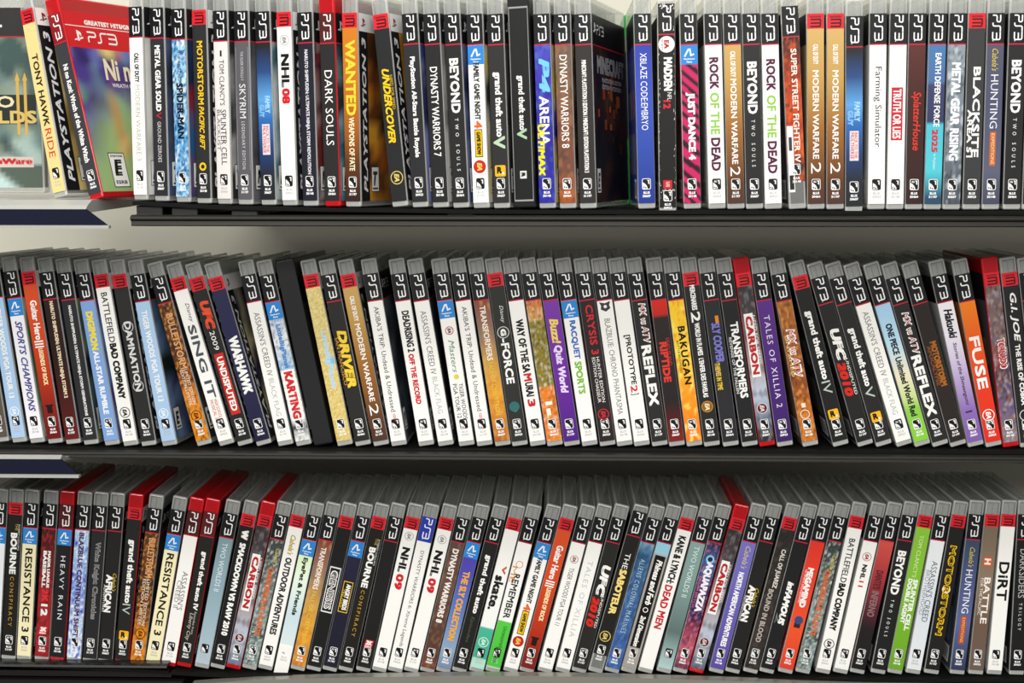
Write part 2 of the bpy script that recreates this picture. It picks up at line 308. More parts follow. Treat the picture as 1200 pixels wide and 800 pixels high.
# each row: x of the header mark, x of the foot mark, header kind, base print, marks, look, options
TOP = [
 (26.5, 65, 'r', '#e6cf8c', [t('TONY HAWK', '#1d1a16', 62, 147, 6.4, 0, .02), t('RIDE', '#d0341e', 150, 184, 6.6)], 'cream spine, black and red lettering',
    dict( cov=['#b79a55', '#d6c07a', '#8a7038'], before='leaning left of')),
 (59, 105.5, 'd', '#3a3a3e', [t('Ni no Kuni: Wrath of the White Witch', W, 74, 190, 5.2, 0, .03)], 'dark spine, front cover showing',
    dict(zoff=-2.0, shell='r', lm='turned red case', special='cover_red')),
 (160, 165, 'n', W, [t('CALL OF DUTY', '#1a1a1a', 62, 96, 4.6, 0, .03), t('MODERN WARFARE 3', '#b4b69a', 99, 188, 4.8)], 'white spine, black and pale grey lettering', dict(cov=['#e8e8e4', '#c9c9c4'])),
 (182.7, 187.7, 'n', '#2c2c30', [t('METAL GEAR SOLID', W, 53, 130, 5.4, 0, .03), t('V', '#c8283c', 131, 139, 5.4), t('GROUND ZEROES', '#d0d0d0', 142, 190, 3.6)], 'dark grey spine, white lettering', dict(cov=['#3c4560', '#56607c', '#22283a'])),
 (208.8, 214.8, 'n', art([(50, '#5fb4e0'), (100, '#bfe4f6'), (150, '#4a9ed6'), (235, '#9ed2f0')], ['#eaf6fc', '#2a72b4', '#184a84'], 1.0, 1.5, 2), [t('SPIDER-MAN', '#15151c', 97, 162, 6.6, 0, .03), t('THE AMAZING', '#26406c', 60, 94, 3)], 'icy blue spine, black lettering', dict(cov=['#2a5a90', '#8a1f2c', '#1a2a4a'])),
 (234, 238.5, 'r', '#2c2c2e', [t('MOTORSTORM', YE, 48, 122, 5.6, 0, .02), t('PACIFIC RIFT', YE, 124, 175, 5, 0.3, .02, .3), c(YE, 195, 3.4), c('#2c2c2e', 195, 1.8)], 'dark spine, yellow lettering and splat', dict(cov=['#2a2a2a', '#47402a'])),
 (257.5, 262, 'n', '#e4dfdd', [t('TOM CLANCY\'S', '#2a2a2a', 70, 123, 4.8, 0.6), t('SPLINTER CELL', '#1e1e1e', 128, 193, 5.4, 1.0), t('BLACKLIST', '#77706e', 128, 176, 3, -3.6), r('#1b1b1b', 59, 66, -0.9, 0.9)], 'pale grey spine, thin dark lettering', dict(cov=['#2b2b2b', '#b9b9b6', '#8e8e8c'])),
 (282.3, 286.5, 'n', '#5c5a60', [t('THE ELDER SCROLLS V', '#c9c9cb', 60, 94, 2.6), t('SKYRIM', '#e0e0e2', 98, 138, 6), t('LEGENDARY EDITION', '#d4d4d6', 142, 198, 3, 0, 0, 0, 1.3), r('#96949a', 55, 200, -6, -5.6), r('#96949a', 55, 200, 5.6, 6)], 'mid grey spine, pale lettering', dict(cov=['#55545a', '#3a3a3e', '#6d6c72'])),
 (307.5, 313.8, 'n', FAMG(54), famguy(112, 137, 145, 181), 'blue-glow spine, red boxed words', dict(cov=['#8ea0a8', '#3b5e6a', '#b8c4c4'])),
 (334.8, 339.6, 'r', W, nhl(47, 63, 102, 103, 121, '08'), 'white spine, black letters, red numeral', dict(cov=['#242424', '#3a3a3a'])),
 (355, 362, 'n', '#22222e', [t('NARUTO SHIPPUDEN: ULTIMATE NINJA STORM REVOLUTION', '#dcdce4', 58, 204, 4, 0, .02)], 'navy spine, small white lettering', dict(cov=['#3a2030', '#b43a34', '#d8d0cc', '#2a2a3c', '#6a2a2a'])),
 (383, 388.8, 'd', '#292829', [t('DARK SOULS', W, 82, 170, 7)], 'red-capped black spine, large white lettering', dict(shell='r', hdr='#54201f', lm='red-capped black case', cov=['#2f6a7a', '#9fd0d8', '#14323c'])),
 (409.8, 413.5, 'r', [(40, '#cf7a22'), (100, '#c4711f'), (150, '#a35a1c'), (190, '#5c3418'), (232, '#33221c')], [t('WANTED', '#f6d23a', 47, 135, 9, 0, .03), t('WEAPONS OF FATE', '#f2e6c0', 137, 200, 5, 0, .02)], 'orange spine, big yellow lettering', dict(cov=['#d8861e', '#b45a18', '#e0a030', '#6a3414', '#4c2a12'])),
 (446, 467.5, 'r', '#252628', [t('NEED FOR SPEED', '#d8b020', 88, 128, 2.6, 4), t('UNDERCOVER', '#f0c81e', 80, 167, 6.6, -0.6, .03, .3), ea(208, '#d8c068', '#252628', '#d8c068', 5.6)], 'leaning dark spine, slanted yellow lettering', dict(nobadge=1, cov=['#c08420', '#d8a030', '#8a5a18'])),
 (480.5, 491, 'n', '#2a2a2e', [t('PlayStation All-Stars Battle Royale', W, 66, 184, 5.6, 0, .03)], 'charcoal spine, long white lettering', dict(cov=['#3a4a9a', '#8088c0', '#2a2a50'])),
 (505.7, 514.7, 'n', DK, [t('DYNASTY WARRIORS 7', W, 78, 183, 6.4, 0, .01)], 'charcoal spine, tall white capitals', dict(cov=['#d0ccc8', '#8a8884'])),
 (530, 539.8, 'n', DK, beyond(68, 132, 138, 200), 'charcoal spine, bold white word', dict(cov=['#3c4a80', '#1d2440', '#687098'])),
 (558.8, 566.5, 'n', W, fgn(73, 140, 141, 150, 152, 183, 195), 'white spine, blue square, red disc', dict(cov=['#e8e4dc', '#b0b090', '#d8c020', '#3a3a3a'])),
 (581.2, 590, 'n', '#2b2b2b', [t('grand theft auto', W, 84, 160, 7.6, 0, .05), t('V', '#b9d0b4', 159, 174, 10, 0, .03), rs(200)], 'black spine, yellow square badge', dict(cov=['#2a2a2a', '#444'])),
 (609.5, 615.3, 'x', '#191a1b', [r('#9c9c9a', 8, 10, -8.2, 8.2), r('#9c9c9a', 234, 236, -8.2, 8.2), r('#9c9c9a', 8, 236, -8.2, -7.7), r('#9c9c9a', 8, 236, 7.7, 8.2), t('grand theft auto', '#e4e4e2', 88, 152, 6.6, 0, .05), t('V', '#a9c8a4', 150, 163, 8.4, 0, .03), r('#dddddb', 200, 209, -2.8, 2.8), t('R', '#141414', 202, 207, 3.4, 0, .05)], 'all-black thick box, framed spine', dict(shell='m', lm='all-black framed box', wide=1.28)),
 (633, 638, 'n', art([(54, '#4a4ab8'), (90, '#3a34b0'), (160, '#2a2596'), (240, '#2c2aa0')], ['#5a78d0', '#221c80'], 0.5, 1.0, 6), [t('P4', '#74c8f0', 68, 108, 9, 1, .05, .2), t('ARENA', W, 112, 170, 8, 0, .02), t('ULTIMAX', '#f0e01e', 145, 206, 5.6, -3.4, .05, .1)], 'indigo spine, white and yellow lettering', dict(cov=['#24248a', '#d8d8e0', '#5a5ac8', '#c8b428'])),
 (659, 662.5, 'n', art([(54, '#6a5a50'), (100, '#7a5c48'), (150, '#7a4a38'), (200, '#6e4636'), (225, '#b05a24'), (240, '#a04c1e')], ['#4c3a32', '#9a6a48'], 0.6, 1.0, 7), [t('DYNASTY WARRIORS 8', '#efe8e0', 64, 173, 6.4, 0, .01)], 'brown spine, white capitals', dict(cov=['#7a6040', '#3a2c20', '#a88850', '#201814'])),
 (681, 686.8, 'n', '#2d2a29', [t('MINECRAFT: PLAYSTATION 3 EDITION / MINECRAFT: EDITION PLAYSTATION 3', W, 70, 202, 3.8, 0, .03)], 'dark spine, tiny white lettering', dict(special='cover_dark')),
 (752, 753.3, 'n', [(54, '#2e40a8'), (120, '#3450b8'), (180, '#2c48a4'), (240, '#1c348c')], [t('XBLAZE CODE:EMBRYO', W, 62, 152, 5.4)], 'royal blue spine, thin white lettering', dict(cov=['#28408a', '#e0e0e8'])),
 (781, 782.5, 'n', '#141414', [c(W, 52, 6.6), t('EA', '#b02028', 47, 57, 4, 0, .06), t('SPORTS', '#8a2028', 46, 58, 1.6, -3.6), t('MADDEN', W, 67, 106, 6.8, 1, .05), t('NFL', W, 108, 117, 3.4, 2), t('12', '#d02030', 117, 127, 6, 0, .04), r('#c8202c', 211, 221, -3.6, 3.6), t('PLAYERS', W, 213, 219, 3)], 'worn black spine, white disc, red numeral', dict(dv=10, cut=-11.5, bv=-7.5, zoff=-2.0, worn=1)),
 (807, 811, 'n', art([(58, '#c01a5c'), (150, '#b81858'), (240, '#c01a5c')], ['#c81e62', '#2a0a1c'], 1.0, 1.0, 'stripes'), [MV, t('JUST DANCE 4', '#f6eef2', 108, 187, 7.6, 0, .04)], 'pink-and-black striped spine', dict(lm='pink-striped case')),
 (835.5, 839.8, 'n', W, rod(67, 104, 108, 157, 161, 200), 'white spine, purple and green lettering', dict(cov=['#e8e8e8', '#b8b8b8'])),
 (860.8, 863.5, 'n', MW2, mw2(60, 90, 92, 192, 195, 206), 'gold-to-brown spine, black header', dict()),
 (880, 883.6, 'n', DK, beyond(72, 133, 140, 195), 'charcoal spine, bold white word', dict(cov=['#2a3048', '#b8b8b8'])),
 (899.5, 904.8, 'n', W, rod(69, 106, 111, 161, 165, 203), 'white spine, purple and green lettering', dict(cov=['#e8e8e8', '#b8b8b8'])),
 (926.5, 934, 'n', art([(45, '#2c2422'), (70, '#7a2a14'), (120, '#c2461c'), (170, '#d4521e'), (195, '#3a2a2a'), (230, '#2b2b2d')], ['#e86a24', '#2b2220', '#b03414'], 0.8, 1.2, 9), [t('SUPER STREET FIGHTER IV', '#f0e6dc', 57, 190, 4.8, 1.6, .02), r('#e8e8e8', 147, 225, -6.4, -1.4), r('#222', 205, 222, -5.6, -2), r('#3a3a3a', 160, 176, -5.2, -2.6)], 'slipped orange-dark spine', dict(dv=6, cut=12)),
 (955.5, 956, 'r', MW2, mw2(52, 75, 82, 186, 190, 203), 'gold-to-brown spine, red header', dict()),
 (979.3, 979.4, 'r', MW2, mw2(52, 75, 82, 186, 190, 203), 'gold-to-brown spine, red header', dict()),
 (1001, 1000.4, 'n', FAMG(60), famguy(119, 147, 153, 188), 'blue-glow spine, red boxed words', dict(zoff=-2.0)),
 (1029, 1027, 'n', W, [t('Farming Simulator', '#1c1c1c', 78, 172, 6.6)], 'white spine, plain black lettering', dict()),
 (1053, 1050.4, 'n', W, [r('#c8283a', 102, 164, -4.6, 4.6), t('TRUTH OR LIES', W, 104, 162, 6.6, 0, .02)], 'white spine, long red box', dict(lm='red-boxed white case')),
 (1075, 1070.7, 'n', [(55, '#5a2c28'), (120, '#3f201d'), (245, '#33201e')], [t('SplatterHouse', '#d4382e', 107, 176, 8, 0, .01, .2)], 'dark maroon spine, red scrawl', dict()),
 (1099, 1093, 'n', [(52, '#4478b0'), (95, '#4a6ca0'), (100, '#3a4068'), (142, '#343a60'), (146, '#4abcd0'), (200, '#50c4d4'), (232, '#2c4a66')], [t('EARTH DEFENSE FORCE', W, 62, 148, 4.8, 1, .02), t('2025', '#c83040', 151, 178, 5, 0, .04), t('for PlayStation', W, 180, 198, 2.4)], 'blue and turquoise spine, white lettering', dict()),
 (1123, 1116, 'n', art([(54, '#8a96a2'), (120, '#76828e'), (200, '#5c6670'), (240, '#4c545c')], ['#c4ccd4', '#3a424a'], 0.7, 1.2, 11), [t('METAL GEAR RISING', '#eef2f8', 73, 188, 7.4, 0, .04)], 'steel grey spine, heavy white lettering', dict()),
 (1144, 1139, 'r', '#38393b', [t('BLACKSITE', W, 78, 184, 6, 1.2, .03), t('AREA 51', W, 128, 184, 4, -3.6, .03)], 'dark grey spine, red header, white lettering', dict()),
 (1167, 1161.7, 'n', [(52, '#525468'), (120, '#4c506a'), (200, '#5a5e74'), (240, '#43465a')], [t("Cabela's", '#d8c04a', 57, 83, 5, 0, 0, .35), t('HUNTING', '#e4e4ec', 87, 150, 6), r('#c8641e', 154, 194, -2.4, 2.4), t('EXPEDITIONS', '#f0dcb0', 156, 192, 2.6)], 'slate blue spine, orange strip', dict()),
 (1192.5, 1186.5, 'n', DK, beyond(70, 132, 138, 196), 'charcoal spine, bold white word', dict()),
 (1216, 1209, 'n', '#222', [], 'black spine, cut by the picture edge', dict()),
]
MID = [
 (-30, -1, 'n', '#5a5048', [], 'grey-brown spine', dict(before='furthest left,')),
 (-9, 17.5, 'n', LBLUE, [t('TIGER WOODS PGA TOUR 13', W, 362, 466, 5.4, 0, .02), ea(482, '#e8f0fa', None, '#e8f0fa', 4.6)], 'pale blue spine, white ring', dict(before='second left of')),
 (13.3, 41, 'n', '#efeff4', [MV, t('SPORTS CHAMPIONS', '#4a4a92', 376, 482, 6.6, 0.4, .02, .3)], 'white spine, slanted violet lettering', dict(before='just left of', cov=['#6a2a60', '#c8c0b0', '#4a8a50'])),
 (33.8, 61.3, 'r', GH3(330), gh3(352, 398, 399, 407, 408, 451, 480), 'red-orange spine, white lettering', dict(lm='red-orange case', cov=['#d8d4d0', '#b0a090', '#6a70c0'])),
 (54.3, 81.2, 'n', [(340, '#2e1f1d'), (420, '#2a1a19'), (480, '#4c1a18'), (520, '#6a1c1c')], [t('NARUTO SHIPPUDEN: ULTIMATE NINJA STORM 2', '#ecd8b4', 353, 466, 4.6, 0, .03)], 'dark brown spine, cream lettering', dict(cov=['#2c3440', '#16181c'])),
 (77, 101.5, 'n', '#2c2c2e', [t('NARUTO SHIPPUDEN: ULTIMATE NINJA STORM GENERATIONS', '#e4e4e4', 358, 487, 3.6, 0, .03)], 'charcoal spine, very small white lettering', dict(cov=['#3a5a6a', '#1e2830', '#8a9a60'])),
 (97.8, 127, 'n', '#7ea4dc', [t('DIGIMON', '#f0dc3a', 365, 410, 6.8, 0, .06), t('ALL-STAR RUMBLE', '#eef2fa', 411, 485, 5.4, 0, .05)], 'cornflower blue spine, yellow word', dict(cov=['#6a98d8', '#3a4a80', '#5a4a9a'])),
 (116, 150.5, 'r', W, bfbc(343, 401, 402, 467, 483), 'white spine, bold black lettering', dict(cov=['#8ab0dc', '#d8cc60', '#98b8dc'])),
 (137.5, 168, 'r', '#2b2b2b', [t('DAMNATION', '#d8d8d8', 377, 458, 6.4, 0, .03), ('ring', '#c8c8c8', 383, 5.2), ('ring', '#c8c8c8', 452, 5.2)], 'charcoal spine, ringed grey lettering', dict(cov=['#26262a', '#4c4c50'])),
 (161, 194, 'n', LBLUE, [t('TIGER WOODS PGA TOUR 13', W, 364, 470, 5.4, 0, .02), ea(484, '#e8f0fa', None, '#e8f0fa', 4.6)], 'pale blue spine, white ring', dict(cov=['#7ea4dc', '#4a2a60', '#3a5a3a', '#1c2a20', '#6a8ab0'])),
 (184, 232.3, 'n', BULLET(350), bullet(368, 432, 433, 474, 487), 'burnt orange spine, pale lettering', dict(lm='burnt orange case')),
 (204, 259, 'r', W, [t('Disney', '#3a3a3a', 356, 378, 4.6, 1.5, 0, .3), t('SING IT', '#4a5258', 381, 466, 7.4, 0, .03), t('HIGH SCHOOL', '#c84a1e', 468, 490, 3, 2), t('MUSICAL 3', '#c84a1e', 468, 490, 3, -2)], 'white spine, wide grey capitals', dict()),
 (227.8, 279, 'r', '#252525', [t('UFC', '#e8502e', 353, 386, 8.6, 0.5, .06, .15), t('2009', W, 388, 410, 4.6), r('#c82a20', 414, 485, -4.4, 4.4), t('UNDISPUTED', W, 418, 481, 6, 0, .03)], 'black spine, red box and letters', dict()),
 (250.5, 302, 'r', [(330, '#2a2a4c'), (440, '#26264a'), (525, '#1c1c38')], [t('WARHAWK', W, 394, 461, 9, 0, .04)], 'navy spine, jagged white lettering', dict(cov=['#2a2a58', '#c0b890', '#1c1c30', '#d8d0a0'])),
 (293, 331.7, 'n', W, ac4(366, 440, 443, 487), 'white spine, grey classical capitals', dict()),
 (313.5, 350, 'n', art([(350, '#3a7ac0'), (400, '#e8eef4'), (430, '#8ab4dc'), (440, '#f0f0f0'), (490, '#f4f4f4'), (500, '#26262a'), (515, '#ececec')], ['#f6f6f8', '#1e2228'], 0.55, 2.2, 12), [MV, t('LittleBigPlanet', '#4a88c8', 380, 432, 5.6, 0, .04), r(W, 433, 492, -5.8, 5.8), t('KARTING', '#d0262c', 435, 490, 8, 0, .05)], 'blue-and-white spine, red lettering', dict()),
 (338, 372, 'x', '#222224', [], 'plain tall black box, no lettering', dict(shell='m', lm='plain black box', wide=1.2, cov=['#2a2426', '#5a5054', '#1c1a1c'])),
 (364.5, 399.5, 'r', art([(330, '#e0cd88'), (430, '#dcc67c'), (525, '#d8c070')], ['#f0e4a8', '#c2a458'], 0.8, 5.0, 13), [t('LittleBigPlanet', '#b4d8f0', 388, 455, 7, 0.6, .05), c('#8ac0e4', 423, 3.6, 3)], 'speckled gold spine, pale blue lettering', dict(lm='speckled gold case')),
 (386.5, 421, 'n', '#282726', [t('DRIVER', '#f4d03a', 387, 454, 8.4, 1, .05, .15), t('SAN FRANCISCO', '#d89a2a', 394, 450, 3, -4.4)], 'black spine, large yellow lettering', dict()),
 (407.5, 442, 'r', [(y + 278, q) for y, q in MW2], mw2(347, 376, 379, 470, 473, 486), 'gold-to-brown spine, red header', dict()),
 (436, 463, 'n', W, akiba(359, 482), 'white spine, small black lettering', dict(cov=['#3a4654', '#23282e', '#586470'])),
 (469, 495.8, 'n', W, [t('DEADRISING 2', '#1c1c1c', 364, 412, 6.6, 0.4, .06), t('OFF THE RECORD', RD, 414, 473, 5, -0.6, .05)], 'white spine, black and red lettering', dict(cov=['#20262c', '#1a1a1c'])),
 (490, 518.5, 'n', W, ac4(364, 438, 441, 484), 'white spine, grey classical capitals', dict(cov=['#2a3440', '#101418'])),
 (519, 544.3, 'n', W, [MV, ea(387, '#c02830', None, '#444', 3.8), t('Masters', '#5a8a7a', 398, 436, 5, 0, 0, .3), c('#e0d040', 441, 2.4), t('TIGER WOODS', '#333', 449, 491, 3.8, 2.6), t('PGA TOUR 12', '#333', 449, 489, 3.8, -2.6)], 'white spine, blue square, green script', dict()),
 (540.8, 566, 'n', W, akiba(359, 481), 'white spine, small black lettering', dict()),
 (560.8, 585, 'n', TFORM(350), tform(358, 422, 424, 486), 'maroon-to-amber spine, pale lettering', dict()),
 (580.5, 604.5, 'r', '#2d2e2b', [t('Disney', '#e4e4e4', 358, 378, 4.2, 1, 0, .3), ('ring', '#d0d0d0', 389, 5.4), t('G', W, 385, 393, 5, 0, .06), t('-FORCE', W, 396, 449, 7.4, 0, .03), c('#2f6a6a', 476, 4.6), r('#d8b838', 471, 482, -1, 1.4), r('#d8b838', 475, 478, -4, 4)], 'charcoal spine, ringed letter, gold mark', dict()),
 (600, 626.6, 'n', W, [t('WAY OF THE SA', '#141414', 374, 436, 7, 0, .03), t('M', RD, 437, 446, 7, 0, .04), t('URAI', '#141414', 447, 464, 7, 0, .03), t('3', RD, 467, 476, 7, 0, .04)], 'white spine, black lettering, red numeral', dict()),
 (622, 647, 'n', art([(351, '#e06a20'), (374, '#d8a060'), (376, '#8a7c28'), (450, '#807220'), (455, '#ee7a1c'), (525, '#f07c1e')], ['#f0ece0', '#2c2410', '#a8922e'], 0.55, 2.2, 14), [r('#f4efe0', 470, 474, -3, 3), r('#f4efe0', 478, 486, -3, 0.6)], 'olive spine, orange ends', dict()),
 (642, 666.8, 'n', [(350, '#7a3aa8'), (430, '#6a2a9c'), (525, '#4a1a80')], [t('Buzz!', '#f0d060', 373, 402, 8, 0, .05, .2), t('Quiz World', '#e4d4f4', 404, 460, 8, 0, .03, .15)], 'bright purple spine, yellow and white script', dict(lm='bright purple case')),
 (663.5, 687.8, 'n', W, [MV, t('RACQUET', '#3a6ac0', 375, 420, 6.2, 0, .03), t('SPORTS', '#7ab83a', 423, 461, 6.2, 0, .03)], 'white spine, blue and green lettering', dict()),
 (685.5, 709.8, 'n', '#2a2123', [t('CRYSIS 3', '#c82a34', 357, 415, 6.6, 0.6, .02), t('HUNTER EDITION', W, 418, 471, 2.8, 2), t('EDITION CHASSEUR', W, 418, 471, 2.8, -1.8), ea(485, '#c82a34', None, '#c82a34', 5)], 'dark spine, red lettering, red ring', dict()),
 (705.5, 728.5, 'n', W, [('emblem', '#3a3a3e', 359), t('BLAZBLUE: CHRONO PHANTASMA', '#77777b', 373, 485, 5)], 'white spine, winged emblem, grey lettering', dict()),
 (725.5, 748.5, 'n', W, [t('[PROTOTYPE', '#161616', 392, 450, 6, 0, .02), t('2', RD, 451, 459, 6, 0, .02), t(']', '#161616', 460, 462, 7)], 'white spine, bracketed black word', dict()),
 (746.5, 770.5, 'n', '#282829', mxr(355, 402, 404, 475), 'black spine, heavy white lettering', dict()),
 (769.5, 790, 'n', [(350, '#d8281e'), (368, '#c0261e'), (372, '#2c2324'), (470, '#262021'), (490, '#4c1a1a'), (525, '#8a2320')], [t('DEAD ISLAND', '#c8382c', 396, 428, 3, 3.4), t('RIPTIDE', '#dc3a2e', 400, 447, 6.6, -1, .04)], 'black spine, red ends and lettering', dict()),
 (789.5, 811, 'n', art([(350, '#f8c828'), (420, '#f8d840'), (450, '#f4a020'), (525, '#ee6a1c')], ['#fae66a', '#f08a1c'], 0.8, 1.2, 15), [t('BAKUGAN', '#1c1408', 382, 450, 6.4, 1.4, .03, 0, 1.15), t('BATTLE BRAWLERS', '#5a4010', 398, 436, 2, -3.4)], 'yellow-orange spine, black capitals', dict(lm='yellow-orange case')),
 (809.5, 831.5, 'r', '#252525', [t('MERCENARIES', W, 334, 363, 4.6, 0, .07), t('2', W, 365, 377, 8, 0, .02), t('WORLD IN FLAMES', W, 378, 416, 4.6, 0, .07), t("L'ENFER DES FAVELAS", W, 419, 465, 4.6, 0, .07), ea(476, '#b8843a', '#8a5a20', '#f0dcb0', 5.2)], 'black spine, blocky white words, bronze disc', dict()),
 (831.5, 853.5, 'n', '#29292d', [t('SLY COOPER', '#7a78c8', 378, 424, 7.4, 0.6, .05, .1), t('THIEVES IN TIME', '#e0c034', 424, 456, 4.6, -2.6, .04), r('#e08a2a', 370, 380, 1, 4), r('#6a3a7a', 428, 438, -4.6, -1)], 'charcoal spine, violet and yellow script', dict()),
 (852, 876, 'n', '#202022', [t('TRANSFORMERS', W, 377, 466, 7, 1.2, .03), t('REVENGE OF THE FALLEN', '#cfcfd2', 394, 460, 2.6, -4, .02)], 'black spine, white capitals over small line', dict()),
 (871.5, 895.5, 'r', CARBON(330), carbon(370, 438, 478), 'red-capped grey spine, red word', dict(shell='r', lm='red-capped grey case')),
 (891.5, 916.5, 'n', [(350, '#5c3088'), (430, '#4a2778'), (525, '#38205e')], [t('TALES OF XILLIA 2', '#e6dcf0', 369, 477, 5, 0, .0, 0, 1.25)], 'deep purple spine, thin pale capitals', dict()),
 (915, 945.5, 'n', art([(352, '#a86a30'), (400, '#9a5426'), (450, '#8a4a22'), (480, '#c46a1c'), (525, '#d07a24')], ['#5a3018', '#d8924a'], 0.8, 1.3, 16), [t('MX vs ATV', W, 385, 442, 8, 0.6, .05, .2), t('MX vs ATV', '#c03028', 386, 441, 5.4, 0.6, .0, .2), t('UNTAMED', '#f0dca0', 392, 440, 2.4, -4), ('ring', '#f0e0d0', 485, 4.2), r('#f0e0d0', 472, 477, -1.8, 1.8)], 'rusty orange spine, white-red lettering', dict(lm='rusty orange case')),
 (937, 979.5, 'r', '#1f1f20', rockstar(364, 444, 446, 461, 485), 'black spine, red header, yellow badge', dict()),
 (962, 1007.5, 'n', '#232323', ufc10(385, 422, 423, 463), 'black spine, white and red sporty lettering', dict()),
 (982, 1029, 'n', '#262626', rockstar(384, 452, 453, 466, 488, 'V'), 'black spine, black header, yellow badge', dict()),
 (1003, 1052.5, 'n', W, ac4(365, 440, 443, 485), 'white spine, grey classical capitals', dict()),
 (1028, 1075, 'n', [(358, '#a4ccec'), (400, '#b8dcf0'), (440, '#e8e0c0'), (465, '#c8d890'), (480, '#8ac848'), (525, '#84cc3c')], [t('ONE PIECE', '#14202c', 379, 415, 5.8, 0, .05), t('Unlimited World Red', '#1c2426', 418, 487, 5.6, 0, .03)], 'sky blue to green spine, black lettering', dict(lm='blue-to-green case')),
 (1047.5, 1096, 'n', '#282829', mxr(366, 415, 416, 487), 'black spine, heavy white lettering', dict()),
 (1072, 1117, 'n', '#2b2523', [t('MOTORSTORM', '#a8651f', 400, 452, 5.6, 1.6, .05), t('APOCALYPSE', '#84491c', 404, 450, 3.4, -3, .03)], 'brown-black spine, small orange lettering', dict()),
 (1102.5, 1136.5, 'n', [(352, '#f0eef2'), (390, '#ece8f2'), (440, '#b8a4d0'), (480, '#8a6ab4'), (525, '#7a58a8')], [t('Hakuoki', '#1c1c22', 362, 396, 7.4, 0.6, .03, .2), t('Stories of the Shinsengumi', '#3a3046', 401, 474, 4.2, 0, .01, .2), r('#3a3046', 481, 483, -3, 3)], 'white-to-lilac spine, black brush lettering', dict(gap=1)),
 (1129.5, 1160.5, 'n', [(352, '#f08220'), (400, '#ea5a20'), (450, '#e23c20'), (525, '#dc2c22')], [t('FUSE', W, 394, 455, 9, 0, .03), ea(486, W, None, W, 5.4)], 'orange-to-red spine, large white lettering', dict(lm='orange-to-red case')),
 (1162, 1182.5, 'r', art([(330, '#6a6068'), (390, '#7a6c74'), (440, '#4a3c58'), (480, '#6a5c84'), (520, '#8a8488')], ['#3a3038', '#a8a0a8', '#8a5a3a'], 0.8, 1.3, 17), [t('TORNADO', W, 396, 432, 7, 1.6, .07), t('TORNADO', '#c02c34', 397, 431, 5.4, 1.6, .03), t('OUTBREAK', '#c02c34', 402, 432, 3, -3)], 'red-capped mauve spine, red lettering', dict(shell='r')),
 (1184, 1202, 'r', '#242426', [t('G.I. JOE', W, 343, 400, 7, 0, .02, .2), t('THE RISE OF COBRA', W, 403, 474, 4.4, 0, .03), ('ring', '#d8d8d8', 486, 5)], 'black spine, red header, slanted white letters', dict()),
 (1204, 1223, 'n', '#242424', [], 'black spine, cut by the picture edge', dict()),
]
